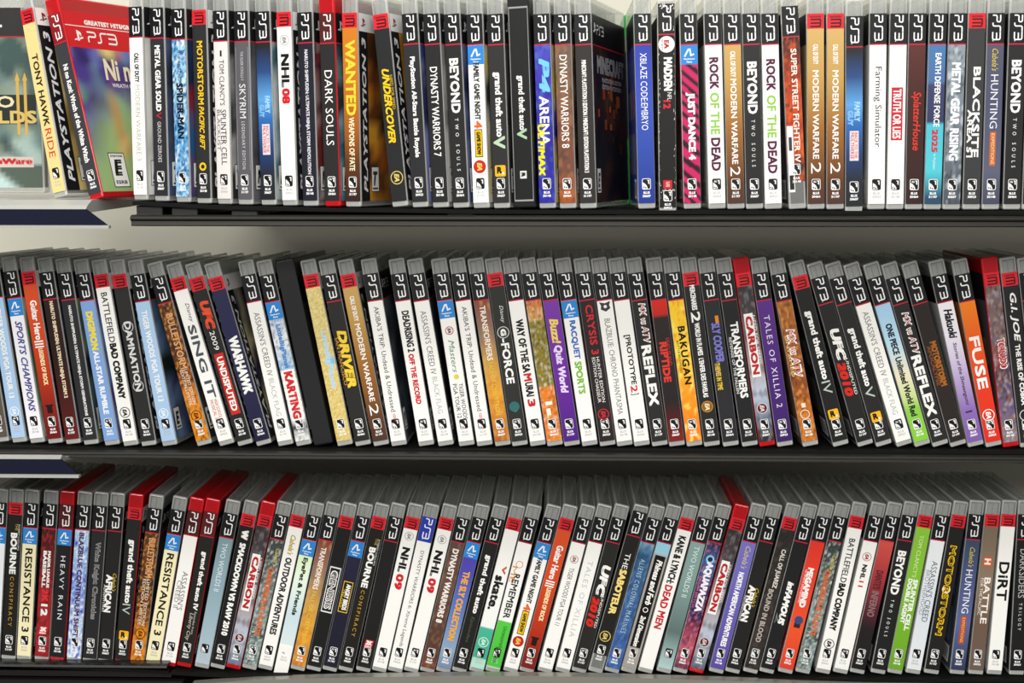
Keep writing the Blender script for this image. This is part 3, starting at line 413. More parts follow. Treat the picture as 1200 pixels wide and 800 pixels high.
LOW = [
 (0, -8, 'n', '#eef2f6', [MV], 'white spine, cut by the picture edge', dict(before='furthest left,')),
 (19, 11.3, 'r', '#1e1d1b', bourne(624, 672, 675, 733), 'black spine, white and gold capitals', dict(before='just left of')),
 (35.4, 28.2, 'n', '#f2e9be', res3(642, 740), 'cream spine, blue square, black lettering', dict(lm='cream case')),
 (58.4, 49.8, 'n', art([(618, '#3f1818'), (660, '#6a1c1e'), (700, '#9a2226'), (770, '#8e2024')], ['#2a1214', '#b83034'], 0.6, 1.3, 18), [t('MAJOR LEAGUE', W, 645, 688, 3.6, 1.6, .06), t('BASEBALL', W, 645, 688, 3.6, -2.2, .06), t('2K', '#d83038', 689, 705, 6.4, 0, .06), t('12', W, 707, 721, 6.4, 0, .05), k2(738)], 'dark red spine, white lettering', dict(lm='dark red case', cov=['#e8dca8', '#5a1a1c'])),
 (77.3, 68, 'd', '#1e1e22', [MV, t('HEAVY RAIN', '#e4e4ea', 651, 725, 4.4, 0, 0, 0, 1.3)], 'red-capped black spine, thin spaced lettering', dict(shell='r', hdr='#4c1a1c')),
 (97.6, 87.6, 'n', art([(618, '#c8e0f0'), (650, '#a8c4ea'), (690, '#5a70d0'), (730, '#c8d8f0'), (770, '#eef2f8')], ['#3a4cc0', '#f4f8fc', '#8ab4e8'], 1.0, 1.5, 19), [t('BLAZBLUE CONTINUUM SHIFT', '#4a1c3c', 624, 746, 5, 0, .03)], 'streaky blue and white spine', dict(lm='streaky blue case')),
 (116.8, 106.5, 'n', '#272729', [t('White Knight Chronicles', '#a8a8a8', 635, 725, 6.6, 0, .04), t('White Knight Chronicles', '#3a3a3c', 635.6, 724.4, 5.6, 0, .0)], 'black spine, ornate silver lettering', dict()),
 (135.7, 124.4, 'n', '#20201f', african(671, 692, 673, 717), 'black spine, yellow script over white', dict()),
 (158, 145, 'r', '#232323', rockstar(632, 706, 707, 719, 744), 'red-capped black spine, yellow badge', dict(shell='r', lm='red-capped yellow-badge case')),
 (180.4, 162.5, 'n', BULLET(630), bullet(630, 676, 678, 732, 742), 'burnt orange spine, pale lettering', dict()),
 (207, 181.7, 'n', '#f2e9be', res3(648, 744), 'cream spine, blue square, black lettering', dict()),
 (227.7, 201, 'd', W, [t("ASSASSIN'S", '#6a6a6c', 669, 714, 5.4, 1.4), t('CREED II', '#8a8a8c', 680, 712, 4, -3)], 'red-capped white spine, grey capitals', dict(shell='r', hdr='#451a1a')),
 (244.6, 219, 'd', '#21211f', [t('grand theft auto IV', W, 646, 714, 6, 0.6, .05), t('Episodes from', '#c9c4b4', 716, 742, 2.6, 2), t('Liberty City', '#c9c4b4', 718, 750, 4.6, -1.6, 0, .2)], 'red-capped black spine, white lettering', dict(shell='r', hdr='#5a1c20')),
 (269, 241, 'n', [(630, '#7c98a2'), (690, '#8aa6b2'), (740, '#a0b8c4'), (782, '#b4c4ce')], [t('TWO WORLDS II', '#dce8ec', 636, 692, 5)], 'misty grey-blue spine, pale lettering', dict(lm='misty grey-blue case')),
 (291.5, 259.3, 'r', '#1a1a1b', [t('W', W, 621, 632, 7, 0, .06), t('SMACKDOWN VS RAW 2010', W, 636, 744, 6, 0, .04)], 'black spine, red header, white capitals', dict()),
 (311.3, 277.6, 'r', CARBON(615), carbon(652, 712, 747), 'red-capped grey spine, red word', dict(shell='r')),
 (328.8, 296.5, 'n', DHUNT(630), dhunt(642, 662, 665, 744), 'grey-green mottled spine, orange lettering', dict()),
 (350, 315.4, 'r', W, [t("Cabela's", '#b8a43a', 627, 650, 5.4, 0, .02, .35), t('OUTDOOR ADVENTURES', '#1c1c1c', 653, 743, 6.4, 0, .03)], 'white spine, gold script, black capitals', dict()),
 (365.8, 335, 'n', [(635, '#d8f0a8'), (680, '#e4f2e4'), (720, '#c8dce4'), (782, '#e4ecec')], [MV, t('EyePet & Friends', '#1e2a1e', 653, 720, 5.6, 0, .03), r(W, 755, 790)], 'pale green spine, blue square', dict(lm='pale green case')),
 (386.4, 353, 'n', TFORM(632), tform(641, 690, 692, 756), 'maroon-to-amber spine, pale lettering', dict()),
 (407, 372.6, 'r', '#1a1a1b', [r('#e4e4e4', 664, 717, -5.4, 5.4), r('#1a1a1b', 665.5, 715.5, -4.6, 4.6), t('GENESIS', W, 668, 713, 7, 0, .05), t('GENESIS', '#1a1a1b', 669, 712, 5.2, 0, .0)], 'black spine, outlined white word', dict()),
 (422.5, 390.5, 'n', [(635, '#26243c'), (700, '#1e1e34'), (785, '#1c1c2a')], [MV, r('#e0b820', 681, 717, -4.6, 4.6), r('#201c10', 682, 716, -4, 4), t('ANGRY BIRDS', W, 684, 714, 4.6, 0.8, .06), t('TRILOGY', YE, 690, 712, 2, -3)], 'navy spine, blue square, yellow box', dict()),
 (446.5, 409.8, 'r', '#1e1d1b', bourne(641, 688, 691, 745), 'black spine, white and gold capitals', dict()),
 (460.3, 431, 'n', '#1d1c1b', [k2(754)], 'plain black spine, red-white foot badge', dict()),
 (484.6, 450, 'r', W, nhl(628, 641, 670, 672, 690, '09'), 'white spine, black letters, red numeral', dict()),
 (500.5, 467, 'b', W, [t('DYNASTY WARRIORS 6: Xtreme Legends', '#4a4a4c', 645, 757, 4.6)], 'white spine, blue header', dict(lm='blue-topped white case')),
 (523.9, 486, 'r', W, nhl(632, 645, 675, 677, 694, '09'), 'white spine, black letters, red numeral', dict()),
 (541.6, 505.6, 'n', art([(637, '#5a4640'), (700, '#664a3c'), (750, '#54392f'), (785, '#7a3e2c')], ['#3e2e2a', '#8a6450'], 0.6, 1.0, 20), [t('DYNASTY WARRIORS 8', '#f0e8e2', 643, 729, 6, 0, .03)], 'brown spine, white capitals', dict()),
 (559, 523.7, 'n', [(640, '#5a3aa0'), (670, '#4a4ab4'), (720, '#5a7cc0'), (760, '#8aa4c4'), (788, '#70809c')], [MV, t('THE SLY COLLECTION', '#f0a81e', 669, 750, 6.6, 0, .04)], 'blue-violet spine, orange lettering', dict(lm='blue-violet case')),
 (581, 543.3, 'n', '#1f1f1f', [t('grand theft auto', W, 650, 718, 6.6, 0.4, .05), t('Episodes', '#4c5a3e', 722, 752, 4, 0, 0, .2)], 'black spine, blocky white lettering', dict()),
 (604.2, 564, 'r', [(625, W), (734, '#f0f2f0'), (736, '#48b494'), (770, '#3aa88a'), (772, '#a8dcc8'), (788, '#c0e4d8')], [t('v', '#c85a4a', 662, 672, 4, 2, .04), t('skate.', '#1e1e1e', 674, 714, 9, 0, .04), ea(752, '#cfeee2', None, '#cfeee2', 5)], 'white spine, teal foot, black word', dict(lm='teal-footed white case')),
 (619.3, 582, 'n', [(640, W), (727, W), (728, '#54c846'), (780, '#48c03c'), (784, W)], [t('REMEMBER', '#2b2b2b', 672, 724, 6.4, 0, .02), t('ME', '#d8903a', 664, 683, 4.6, -3.6), ('ring', '#d88a3a', 661, 3.6), t('Uncensored', '#1e5a1c', 733, 757, 4, 2), t('Edition', '#1e4a1c', 758, 776, 4.4, 0)], 'white spine, bright green foot', dict(lm='green-footed white case')),
 (643.3, 603.8, 'n', W, fgn(654, 706, 707, 715, 716, 742, 751), 'white spine, blue square, red disc', dict()),
 (664.3, 622.7, 'r', GH3(620), gh3(639, 678, 680, 687, 688, 727, 752), 'red-orange spine, white lettering', dict(lm='red-orange case')),
 (683.5, 644, 'n', W, [ea(655, '#c08a8a', None, '#8a4a4a', 4), t('TIGER WOODS PGA TOUR 11', '#55555a', 665, 732, 4.6)], 'white spine, grey capitals, faint ring', dict()),
 (702.5, 664.6, 'n', W, [t('TALES OF XILLIA', '#c4c4c8', 657, 746, 5, 0, 0, 0, 1.2)], 'white spine, faint silver capitals', dict()),
 (723, 684, 'n', '#262623', ufc10(662, 698, 699, 734), 'black spine, white and red sporty lettering', dict()),
 (747, 704, 'n', '#1f1e1c', [t('THE', W, 648, 666, 5), t('SABOTEUR', '#f0d880', 667, 719, 7, 0, .04), ea(745, '#d8c068', '#1f1e1c', '#d8c068', 5.4)], 'raised black spine, gold ring', dict(dv=7, cut=7, bv=3.5)),
 (764.5, 723, 'n', art([(632, '#8ac0dc'), (650, '#2c5478'), (690, '#3a5a88'), (740, '#3c5c98'), (788, '#3a60ac')], ['#22405e', '#5a88b8'], 0.55, 1.2, 21), [t('ALIENS COLONIAL MARINES', '#a8c4dc', 655, 741, 4.8, 0, 0, 0, 1.3)], 'steel blue spine, thin pale capitals', dict(lm='steel blue case')),
 (783, 742, 'n', [(635, '#8ad0ec'), (648, '#9cc8d8'), (652, '#a8a29a'), (788, '#a09a92')], [r('#121212', 651, 758, -5, 5), t('Phineas and Ferb', W, 656, 708, 6, 0.6, .04, .2), ('ring', W, 714, 2.6), t('2nd Dimension', W, 721, 757, 5, 0, .04, .2)], 'taupe spine, black panel, white script', dict()),
 (805, 762, 'r', W, [t('KANE & LYNCH:', '#141414', 628, 683, 7.2, 0, .03), t('DEAD MEN', '#c4202c', 685, 736, 7.2, 0, .03)], 'white spine, black and red block lettering', dict(nobadge=1)),
 (823.6, 783.8, 'n', [(632, '#88a8a4'), (690, '#7a9692'), (740, '#5c706e'), (760, '#8aa4a4'), (788, '#b4d4d4')], [t('TWO WORLDS II', '#d8e8e4', 640, 699, 5)], 'grey-teal spine, pale lettering', dict()),
 (842.5, 803, 'n', art([(637, '#2a2048'), (660, '#3a6aa8'), (690, '#2c2858'), (720, '#2a2048'), (730, '#7a2a44'), (760, '#c85a68'), (788, '#2a1c30')], ['#1c1836', '#d8889a', '#4a3a7a'], 0.55, 1.5, 22), [t('AQUAPAZZA', '#f0eef8', 658, 716, 8, 0.6, .05), t('DREAM MATCH', '#e06a8a', 676, 712, 2.2, -4.4), c('#8ad0f0', 655, 4), c('#2a2048', 655, 2.4)], 'dark violet spine, rosy foot', dict()),
 (865.3, 821.6, 'r', CARBON(615), carbon(660, 716, 752), 'red-capped grey spine, red word', dict(shell='r', lm='red-capped grey case')),
 (882.6, 845, 'n', [(633, '#7a74c8'), (700, '#6660b4'), (788, '#5a4aa0')], [t("Cabela's", '#d8c87a', 640, 666, 5.4, 0.6, 0, .35), t('NORTH AMERICAN ADVENTURES', W, 670, 757, 5.4, 0, .04)], 'violet-blue spine, white capitals', dict(lm='violet-blue case')),
 (902, 863.7, 'n', '#20201f', african(688, 710, 686, 728), 'black spine, yellow script over white', dict(cov=['#d8c060', '#2a2a20'])),
 (925.8, 885.4, 'r', art([(625, '#2b2826'), (690, '#2f2a27'), (740, '#3a3230'), (788, '#2a2624')], ['#1e1c1b', '#4a423e'], 0.6, 1.2, 23), [t('CALL OF JUAREZ', '#d8d4cc', 643, 688, 5.6, 1, .02), t('BOUND IN BLOOD', '#b8b0a8', 690, 752, 5, -0.6, .02)], 'brown-black spine, pale rough lettering', dict()),
 (944.5, 904, 'n', '#1e1e20', [t('inFAMOUS', W, 681, 731, 6.4, 1, .05, .2), t('2', '#7a8a88', 718, 730, 4, -3)], 'black spine, slanted white-grey lettering', dict()),
 (961.7, 925.6, 'n', [(637, '#e0382a'), (690, '#e4402c'), (740, '#e8542a'), (788, '#dc3a2a')], [t('MEGAMIND', W, 665, 711, 6, 0, .05), t('ULTIMATE SHOWDOWN', W, 668, 706, 2, -4), c('#3a4a78', 726, 4.2, 0.4), r('#2a2430', 729, 735, -3, 3)], 'scarlet spine, blue blotch, white lettering', dict(lm='scarlet case')),
 (982, 946, 'n', DHUNT(637), dhunt(650, 670, 668, 744), 'grey-green mottled spine, orange lettering', dict()),
 (1003.6, 969, 'r', W, bfbc(631, 682, 683, 738, 754), 'white spine, bold black lettering', dict()),
 (1025, 990, 'n', W, [ea(652, '#c08a8a', None, '#a83a44', 4.4), t('NHL', '#161616', 661, 678, 4.4, 0, .05), t('11', RD, 680, 687, 4.4, 0, .05)], 'white spine, small black-red lettering', dict()),
 (1043, 1009.5, 'n', [(637, '#d05048'), (670, '#a8383c'), (710, '#5c2230'), (735, '#241e20'), (788, '#1c1c1c')], [t("DANTE'S", '#5c2028', 668, 690, 7, 0, .03), t('INFERNO', '#8a6a6a', 692, 722, 7, 0, .02)], 'red-to-black spine, dim lettering', dict(lm='red-to-black case')),
 (1062.5, 1033.3, 'n', '#1f1f20', beyond(645, 696, 702, 745), 'black spine, bold white word', dict()),
 (1083.6, 1053, 'r', [(620, '#8cc83c'), (700, '#78b42c'), (788, '#6aa428')], [t("TOM CLANCY'S", '#d8ecb4', 627, 676, 4, 0, 0), t('SPLINTER CELL', W, 678, 738, 4.6, 2.4, .04), t('DOUBLE AGENT', W, 678, 730, 4.2, -2.6, .04)], 'lime green spine, white lettering', dict(lm='lime green case')),
 (1101.4, 1074, 'n', [(632, '#eef0f4'), (700, '#d4dce6'), (788, '#e4e8ec')], [t("ASSASSIN'S CREED", '#5a5c60', 657, 728, 5.6, 1.4), t('BROTHERHOOD', '#9a9ca2', 668, 720, 4, -3.4)], 'silvery white spine, grey capitals', dict()),
 (1123, 1095.5, 'r', '#1f1f1e', [t('MOTORSTORM', YE, 639, 744, 6.4, 0, .05), t('MOTORSTORM', '#2a2410', 640, 743, 4.4, 0, .0), c('#e8dcc0', 690, 4), c('#8a8a80', 690, 2)], 'black spine, yellow outlined lettering', dict()),
 (1141.6, 1124.4, 'n', [(632, '#3a4a60'), (680, '#4a5480'), (730, '#5a6698'), (788, '#2c3650')], [t("Cabela's", '#d8c04a', 641, 664, 5, 0.6, 0, .35), t('HUNTING', '#eceef4', 667, 718, 6.4), r('#b84a1e', 721, 754, -2.6, 2.6), t('EXPEDITIONS', '#f0c88a', 723, 752, 2.8)], 'slate blue spine, orange strip', dict(lm='slate blue case')),
 (1162.6, 1146, 'r', [(618, '#7a6a5a'), (680, '#8a7664'), (730, '#6c5648'), (788, '#6a5c52')], [r('#d05a20', 652, 663, -4, 4), t('H', W, 654, 661, 6, 0, .05), t('BATTLE', '#f4eee6', 676, 730, 6, 1.6, .02), t('FOR THE PACIFIC', '#e8e0d4', 677, 720, 2.8, -3.4)], 'tan-brown spine, orange square', dict(lm='tan-brown case')),
 (1182.7, 1167.4, 'r', W, [t('DiRT', '#141414', 658, 703, 9.6, 0, .025)], 'white spine, huge black word', dict()),
 (1199, 1192.4, 'n', '#1c1c1d', [t('DARKSIDERS', '#b4b4b4', 643, 700, 6), t('TRILOGY', '#d4d4d4', 706, 738, 3, 0, 0, 0, 1.8)], 'black spine, thin silver lettering', dict()),
]
# ------------------------------------------------------------------ the shelves' lines, read from the photograph
DEPTH = {1: 1.235, 2: 1.325, 3: 1.400}
SCALE = {1: 1.42, 2: 1.305, 3: 1.18}
BASE = {1: [(-1000, 233), (140, 233), (165, 234.5), (250, 239), (380, 242), (560, 244.3), (1000, 245.6), (1260, 245.6), (2400, 245.6)],
        2: [(-1000, 516), (0, 519), (60, 520.5), (150, 523.5), (700, 523.5), (1260, 525), (2400, 525)],
        3: [(-1000, 765), (0, 773), (60, 775.3), (170, 780), (245, 784.5), (390, 788), (500, 789.5), (1260, 791), (2400, 791)]}
def base_y(row, x):
    p = BASE[row]
    for (x0, y0), (x1, y1) in zip(p, p[1:]):
        if x <= x1: return y0 + (y1 - y0) * (x - x0) / (x1 - x0)
    return p[-1][1]
T = 14.4
CASE_H, CASE_D = 171.0, 135.0
V_TOP, V_RED, V_BOT = 157.5, 133.0, 4.6

# ------------------------------------------------------------------ the room
def structure(o): o['kind'] = 'structure'; return o
bm = bmesh.new(); box_bm(bm, -2.2, 2.2, 1.70, 1.74, 0.0, 2.1)
structure(link('wall_back', bm_mesh(bm, 'wall_back', M_WALL)))
bm = bmesh.new(); box_bm(bm, -4, 4, -4, 2, -0.05, 0.0)
structure(link('floor', bm_mesh(bm, 'floor', M_FLOOR)))

def tag(o, label, cat, group=None):
    o['label'] = label; o['category'] = cat
    if group: o['group'] = group
    return o
def empty(name, loc=(0, 0, 0)):
    o = bpy.data.objects.new(name, None); COL.objects.link(o); o.location = loc
    o.empty_display_size = 0.02
    return o
def strip(pts, y0, y1, z0, z1, bm, bev=0.0):       # a bent slab following points (x, z) with its top z0 and bottom z1 offsets
    cols = []
    for x, z in pts:
        cols.append([bm.verts.new((x, y0, z + z0)), bm.verts.new((x, y1, z + z0)), bm.verts.new((x, y1, z + z1)), bm.verts.new((x, y0, z + z1))])
    for a, b in zip(cols, cols[1:]):
        for k in range(4):
            bm.faces.new((a[k], a[(k + 1) % 4], b[(k + 1) % 4], b[k]))
    bm.faces.new(cols[0]); bm.faces.new(cols[-1][::-1])
def profile(x0, x1, prof, bm, dx_top=0.0):          # a moulding: points (y, z) run along x
    a = [bm.verts.new((x0, y, z)) for y, z in prof]
    zs = [z for y, z in prof]; zm = max(zs); zn = min(zs)
    b = [bm.verts.new((x1 - dx_top * (z - zn) / (zm - zn or 1), y, z)) for y, z in prof]
    n = len(prof)
    for k in range(n): bm.faces.new((a[k], a[(k + 1) % n], b[(k + 1) % n], b[k]))
    bm.faces.new(a[::-1]); bm.faces.new(b)
def deck_z(row, px): return at(px, base_y(row, px), DEPTH[row]).z
def deck_pts(row, px0, px1, n=80):
    return [(at(px, base_y(row, px), DEPTH[row]).x, deck_z(row, min(max(px, -200), 1260))) for px in [px0 + (px1 - px0) * i / n for i in range(n + 1)]]

def shelf(row, px0, px1, label, lip_y, lip_h, mat=M_LIP, tracks=(), group='store shelves'):
    d = DEPTH[row]
    x0 = at(px0, lip_y, d).x; x1 = at(px1, lip_y, d).x
    root = tag(empty('metal_shelf', (0, 0, 0)), label, 'shelf', group)
    zl = at(700, lip_y, d - 0.014).z
    bm = bmesh.new(); strip(deck_pts(row, px0, px1), d - 0.008, d + 0.33, -0.0009, -0.004, bm)
    link('liner', bm_mesh(bm, 'liner', M_PAD), root)
    zmin = min(z for x, z in deck_pts(row, px0, px1)) - 0.0045
    zt = min(zl, zmin)
    bm = bmesh.new(); box_bm(bm, x0, x1, d + 0.002, 1.684 if row == 1 else 1.699, zt - 0.006, zt - 0.0005)
    link('deck', bm_mesh(bm, 'deck', M_DECK if row < 3 else M_BLACK), root)
    h = lip_h
    bm = bmesh.new()
    profile(x0, x1, [(d + 0.004, zl), (d - 0.010, zl), (d - 0.0135, zl - 0.0012), (d - 0.0145, zl - 0.003), (d - 0.0135, zl - h * 0.45), (d - 0.011, zl - h * 0.55), (d - 0.0115, zl - h * 0.9), (d - 0.010, zl - h), (d + 0.004, zl - h)], bm)
    link('front_lip', bm_mesh(bm, 'front_lip', mat), root)
    for tx in tracks:
        z1 = deck_z(row, tx) - 0.004
        xx = at(tx, 245, d).x
        bm = bmesh.new(); box_bm(bm, xx - 0.011, xx + 0.011, d - 0.002, d + 0.2, zt - 0.001, z1, 0.0006, 1)
        link('divider_track', bm_mesh(bm, 'divider_track', M_BLACK), root)
    return root
shelf(1, 158, 2300, 'long dark steel shelf under the top row of game cases', 252.5, 0.0092, tracks=(176, 217, 287, 540, 737, 960, 1152))
shelf(2, -900, 2300, 'long dark steel shelf under the middle row of game cases', 531.5, 0.0072)
shelf(3, -900, 200, 'short black shelf end under the bottom row, left of the silver lip', 784.0, 0.003, M_BLACK)
def low_shelf():
    d = DEPTH[3]
    root = tag(empty('metal_shelf'), 'silver-lipped shelf under the bottom row of game cases', 'shelf', 'store shelves')
    bm = bmesh.new(); strip(deck_pts(3, 203, 2300), d - 0.008, d + 0.33, -0.0009, -0.0045, bm)
    link('liner', bm_mesh(bm, 'liner', M_PAD), root)
    bm = bmesh.new()
    pts = [(at(px, y, d - 0.016).x, at(px, y, d - 0.016).z) for px, y in ((225, 801), (300, 795.5), (420, 792.5), (560, 790.5), (700, 792.0), (850, 796.5), (1000, 802), (1260, 808))]  # bright lip paints a reflection; it sinks to the right where that fades
    pts.append((1.9, pts[-1][1]))
    strip(pts, d - 0.018, d - 0.006, 0.0, -0.012, bm)
    link('front_lip', bm_mesh(bm, 'front_lip', M_SILVER), root)
    bm = bmesh.new(); zd = min(z for x, z in pts) - 0.013
    box_bm(bm, at(206, 790, d).x, pts[-1][0], d - 0.005, 1.699, zd - 0.002, zd)
    link('deck', bm_mesh(bm, 'deck', M_BLACK), root)
    return zd - 0.003
zb_ = low_shelf()
xs_ = at(203, 790, DEPTH[3]).x
for x0_, x1_, zt_, lab_ in ((-1.9, xs_, at(100, 790, DEPTH[3] + 0.05).z - 0.004, 'added panel painted as shade below the short shelf end, lower left corner'),
                            (xs_ + 0.004, 1.9, zb_, 'added panel painted as shade below the silver-lipped bottom shelf')):
    bm = bmesh.new(); box_bm(bm, x0_, x1_, DEPTH[3] + 0.05, DEPTH[3] + 0.07, 0.0, zt_, 0.002, 1)  # added panels, dark in place of the shaded gap under the shelves
    tag(link('shade_panel', bm_mesh(bm, 'shade_panel', M_SHADE)), lab_, 'panel', 'added shade panels')

def ticket_rail_shelf(px_r, px_r2, y_top, y_a, y_b, y_c, d, label, deck_depth):
    root = tag(empty('ticket_rail_shelf'), label, 'shelf', 'shelves with ticket rails')
    xl = at(-150, y_a, d).x
    zt = at(40, y_top, d).z; za = at(40, y_a, d - 0.022).z; zb = at(40, y_b, d - 0.028).z; zc = at(40, y_c, d - 0.03).z
    xr = at(px_r, y_a, d).x; xr2 = at(px_r2, y_c, d - 0.028).x
    bm = bmesh.new(); profile(xl, xr, [(d + deck_depth, zt - 0.001), (d - 0.004, zt - 0.001), (d - 0.016, za + 0.003), (d - 0.021, za), (d - 0.016, za - 0.003), (d + deck_depth, zt - 0.006)], bm)
    link('deck', bm_mesh(bm, 'deck', M_RAIL), root)
    bm = bmesh.new(); profile(xl, xr2, [(d - 0.0205, za), (d - 0.0275, zb), (d - 0.0255, zb), (d - 0.0185, za)], bm, xr2 - xr)
    link('ticket_strip', bm_mesh(bm, 'ticket_strip', M_NAVY), root)
    bm = bmesh.new(); profile(xl, xr2 + 0.001, [(d - 0.0285, zb + 0.0005), (d - 0.0305, zb), (d - 0.0305, zc), (d - 0.024, zc), (d - 0.024, zb)], bm)
    link('rail_edge', bm_mesh(bm, 'rail_edge', M_RAIL), root)
    return root
ticket_rail_shelf(110, 127, 232.5, 245, 264.5, 267.5, 1.220, 'silver shelf end with a navy ticket strip, upper left corner', 0.33)
ticket_rail_shelf(80, 92, 533, 538, 556, 559.5, 1.310, 'silver shelf end with navy ticket strip, left of the lower cases', 0.012)

# ------------------------------------------------------------------ game cases
def shell_mesh(mat, name, hollow=True, wide=1.0):
    bm = bmesh.new()
    w = T / 2 * MM * wide
    box_bm(bm, -w, w, 0, CASE_D * MM, 0, CASE_H * MM, 1.7 * MM, 3)
    for f in bm.faces:
        f.normal_update()
        f.material_index = 0 if max(abs(q) for q in f.normal) > 0.999 else 2
    if hollow:
        # inner walls of the lid, the seam between the two halves and the hinge bar that show through the clear top
        box_bm(bm, -4.6 * MM, -0.5 * MM, 1.6 * MM, 2.2 * MM, (V_TOP - 2) * MM, (CASE_H - 3.5) * MM, 0.3 * MM, 1)
        box_bm(bm, 0.2 * MM, 4.8 * MM, 1.6 * MM, 2.2 * MM, (V_TOP - 2) * MM, (CASE_H - 3.0) * MM, 0.3 * MM, 1)
        box_bm(bm, -0.35 * MM, 0.0, 0.8 * MM, 130 * MM, (V_TOP + 1) * MM, (CASE_H - 1.2) * MM)
        n0 = len(bm.faces)
        box_bm(bm, -w + 0.0004, w - 0.0004, 0.0003, 0.0026, 0.0002, 0.0043, 0.0006, 1)
        for f in list(bm.faces)[n0:]: f.material_index = 1
    me = bm_mesh(bm, name, mat, False)
    red = mat is M_RED
    for m_ in ((M_REDRIM if red else M_RIM, M_RED_LIT_EDGE if red else M_LIT_EDGE) if hollow else (mat, mat)): me.materials.append(m_)
    return me
SHELL = {'c': shell_mesh(M_CLEAR, 'clear_shell'), 'r': shell_mesh(M_RED, 'red_shell'), 'm': None}

def value_noise(u, v, sc, seed):
    return 0.5 + 0.5 * noise.noise(Vector((u * 0.16 * sc + seed * 7.3, v * 0.075 * sc - seed * 3.1, seed * 1.7)))
def ramp(stops, y):
    if y <= stops[0][0]: return lin(stops[0][1])
    for (y0, a), (y1, b) in zip(stops, stops[1:]):
        if y <= y1: return mixc(lin(a), lin(b), (y - y0) / (y1 - y0 or 1))
    return lin(stops[-1][1])

def print_base(mb, base, v_hi, v_lo, yv, u0=-6.7, u1=6.7):
    if isinstance(base, str):
        rect(mb, sp, u0, u1, v_lo, v_hi, lin(base), 0.0); return
    if isinstance(base, list):
        vs = [v_hi] + [yv(y) for y, _ in base if v_lo < yv(y) < v_hi] + [v_lo]
        n = []
        for a, b in zip(vs, vs[1:]):
            m = max(1, int(abs(a - b) / 6)); n += [a + (b - a) * i / m for i in range(m)]
        n.append(v_lo)
        back = lambda v: base_inv(yv, v)
        for a, b in zip(n, n[1:]):
            ca, cb = ramp(base, back(a)), ramp(base, back(b))
            mb.face([sp(u0, b, 0), sp(u1, b, 0), sp(u1, a, 0), sp(u0, a, 0)], [cb, cb, ca, ca])
        return
    _, stops, pal, amt, sc, seed = base
    pal = [lin(p) for p in pal]
    nu, nv = 10, 110
    def colour(u, v):
        cc = ramp(stops, base_inv(yv, v))
        if seed == 'stripes':
            s = math.sin(v * 0.62 + 0.55 * u + 2.2 * math.sin(v * 0.07 + u * 0.1))
            return pal[0] if s > -0.25 else pal[1]
        for i, p in enumerate(pal):
            n = value_noise(u, v, sc * (1.6 + 0.7 * i), seed + i * 11)
            cc = mixc(cc, p, amt * min(1, max(0, (n - 0.52) * 5)))
        return cc
    if seed == 'stripes': nu, nv = 12, 130
    g = [[(u0 + (u1 - u0) * i / nu, v_hi + (v_lo - v_hi) * j / nv) for i in range(nu + 1)] for j in range(nv + 1)]
    cg = [[colour(u, v) for u, v in row] for row in g]
    for j in range(nv):
        for i in range(nu):
            q = [(j + 1, i), (j + 1, i + 1), (j, i + 1), (j, i)]
            mb.face([sp(*g[a][b], 0) for a, b in q], [cg[a][b] for a, b in q])
def base_inv(yv, v):
    y0, y1 = yv(0.0), yv(100.0)
    return (v - y0) / (y1 - y0) * 100.0

_hdr = {}
def header_mesh(kind, hdr):                      # the band with the console's mark at the head of a spine
    k = (kind, hdr)
    if k in _hdr: return _hdr[k]
    mb = MB()
    if kind == 'r':
        rect(mb, sp, -6.7, 6.7, 145.5, V_TOP, lin('#d8232f'), 0.03)
        put_text(mb, sp, 'PLAYSTATION', lin('#3a0a0e'), -4.4, 4.4, 154.9, 1.5, 0.06, 'across', .03)
        ps3(mb, sp, 153.2, 146.9, 0.6, 6.6, lin('#3a0a0e'), 0.06, 'across_', 0.9) if False else None
        for pts in ([(-3.6, 152.8), (3.8, 152.8), (4.2, 150.6)], [(-3.6, 149.9), (3.4, 149.9)], [(4.2, 149.6), (3.6, 147.2), (-3.8, 147.2)]):
            stroke(mb, sp, pts, 1.25, lin('#3a0a0e'), 0.06 + 0.01 * (pts[0][1] < 151))
    else:
        col = {'n': '#17171a', 'd': hdr or '#8a1a20', 'b': '#2a3aa8'}[kind]
        rect(mb, sp, -6.7, 6.7, V_RED, V_TOP, lin(col), 0.03)
        if kind in 'nd': rect(mb, sp, -6.7, 6.7, V_RED - 0.5, V_RED + 0.5, lin('#c4203a'), 0.05)
        ps3(mb, sp, 155.8, 136.4, 0.4, 6.0, lin('#f2f2f2'), 0.07, 'down', 1.05)
        disc(mb, sp, -2.2, 135.6, 0.45, lin('#f2f2f2'), 0.07, 8)
    _hdr[k] = mb.mesh('header_band', M_PRINT)
    return _hdr[k]
_badge = {}
CODES = ['31197', '30148', '30607', '30464', '30923']
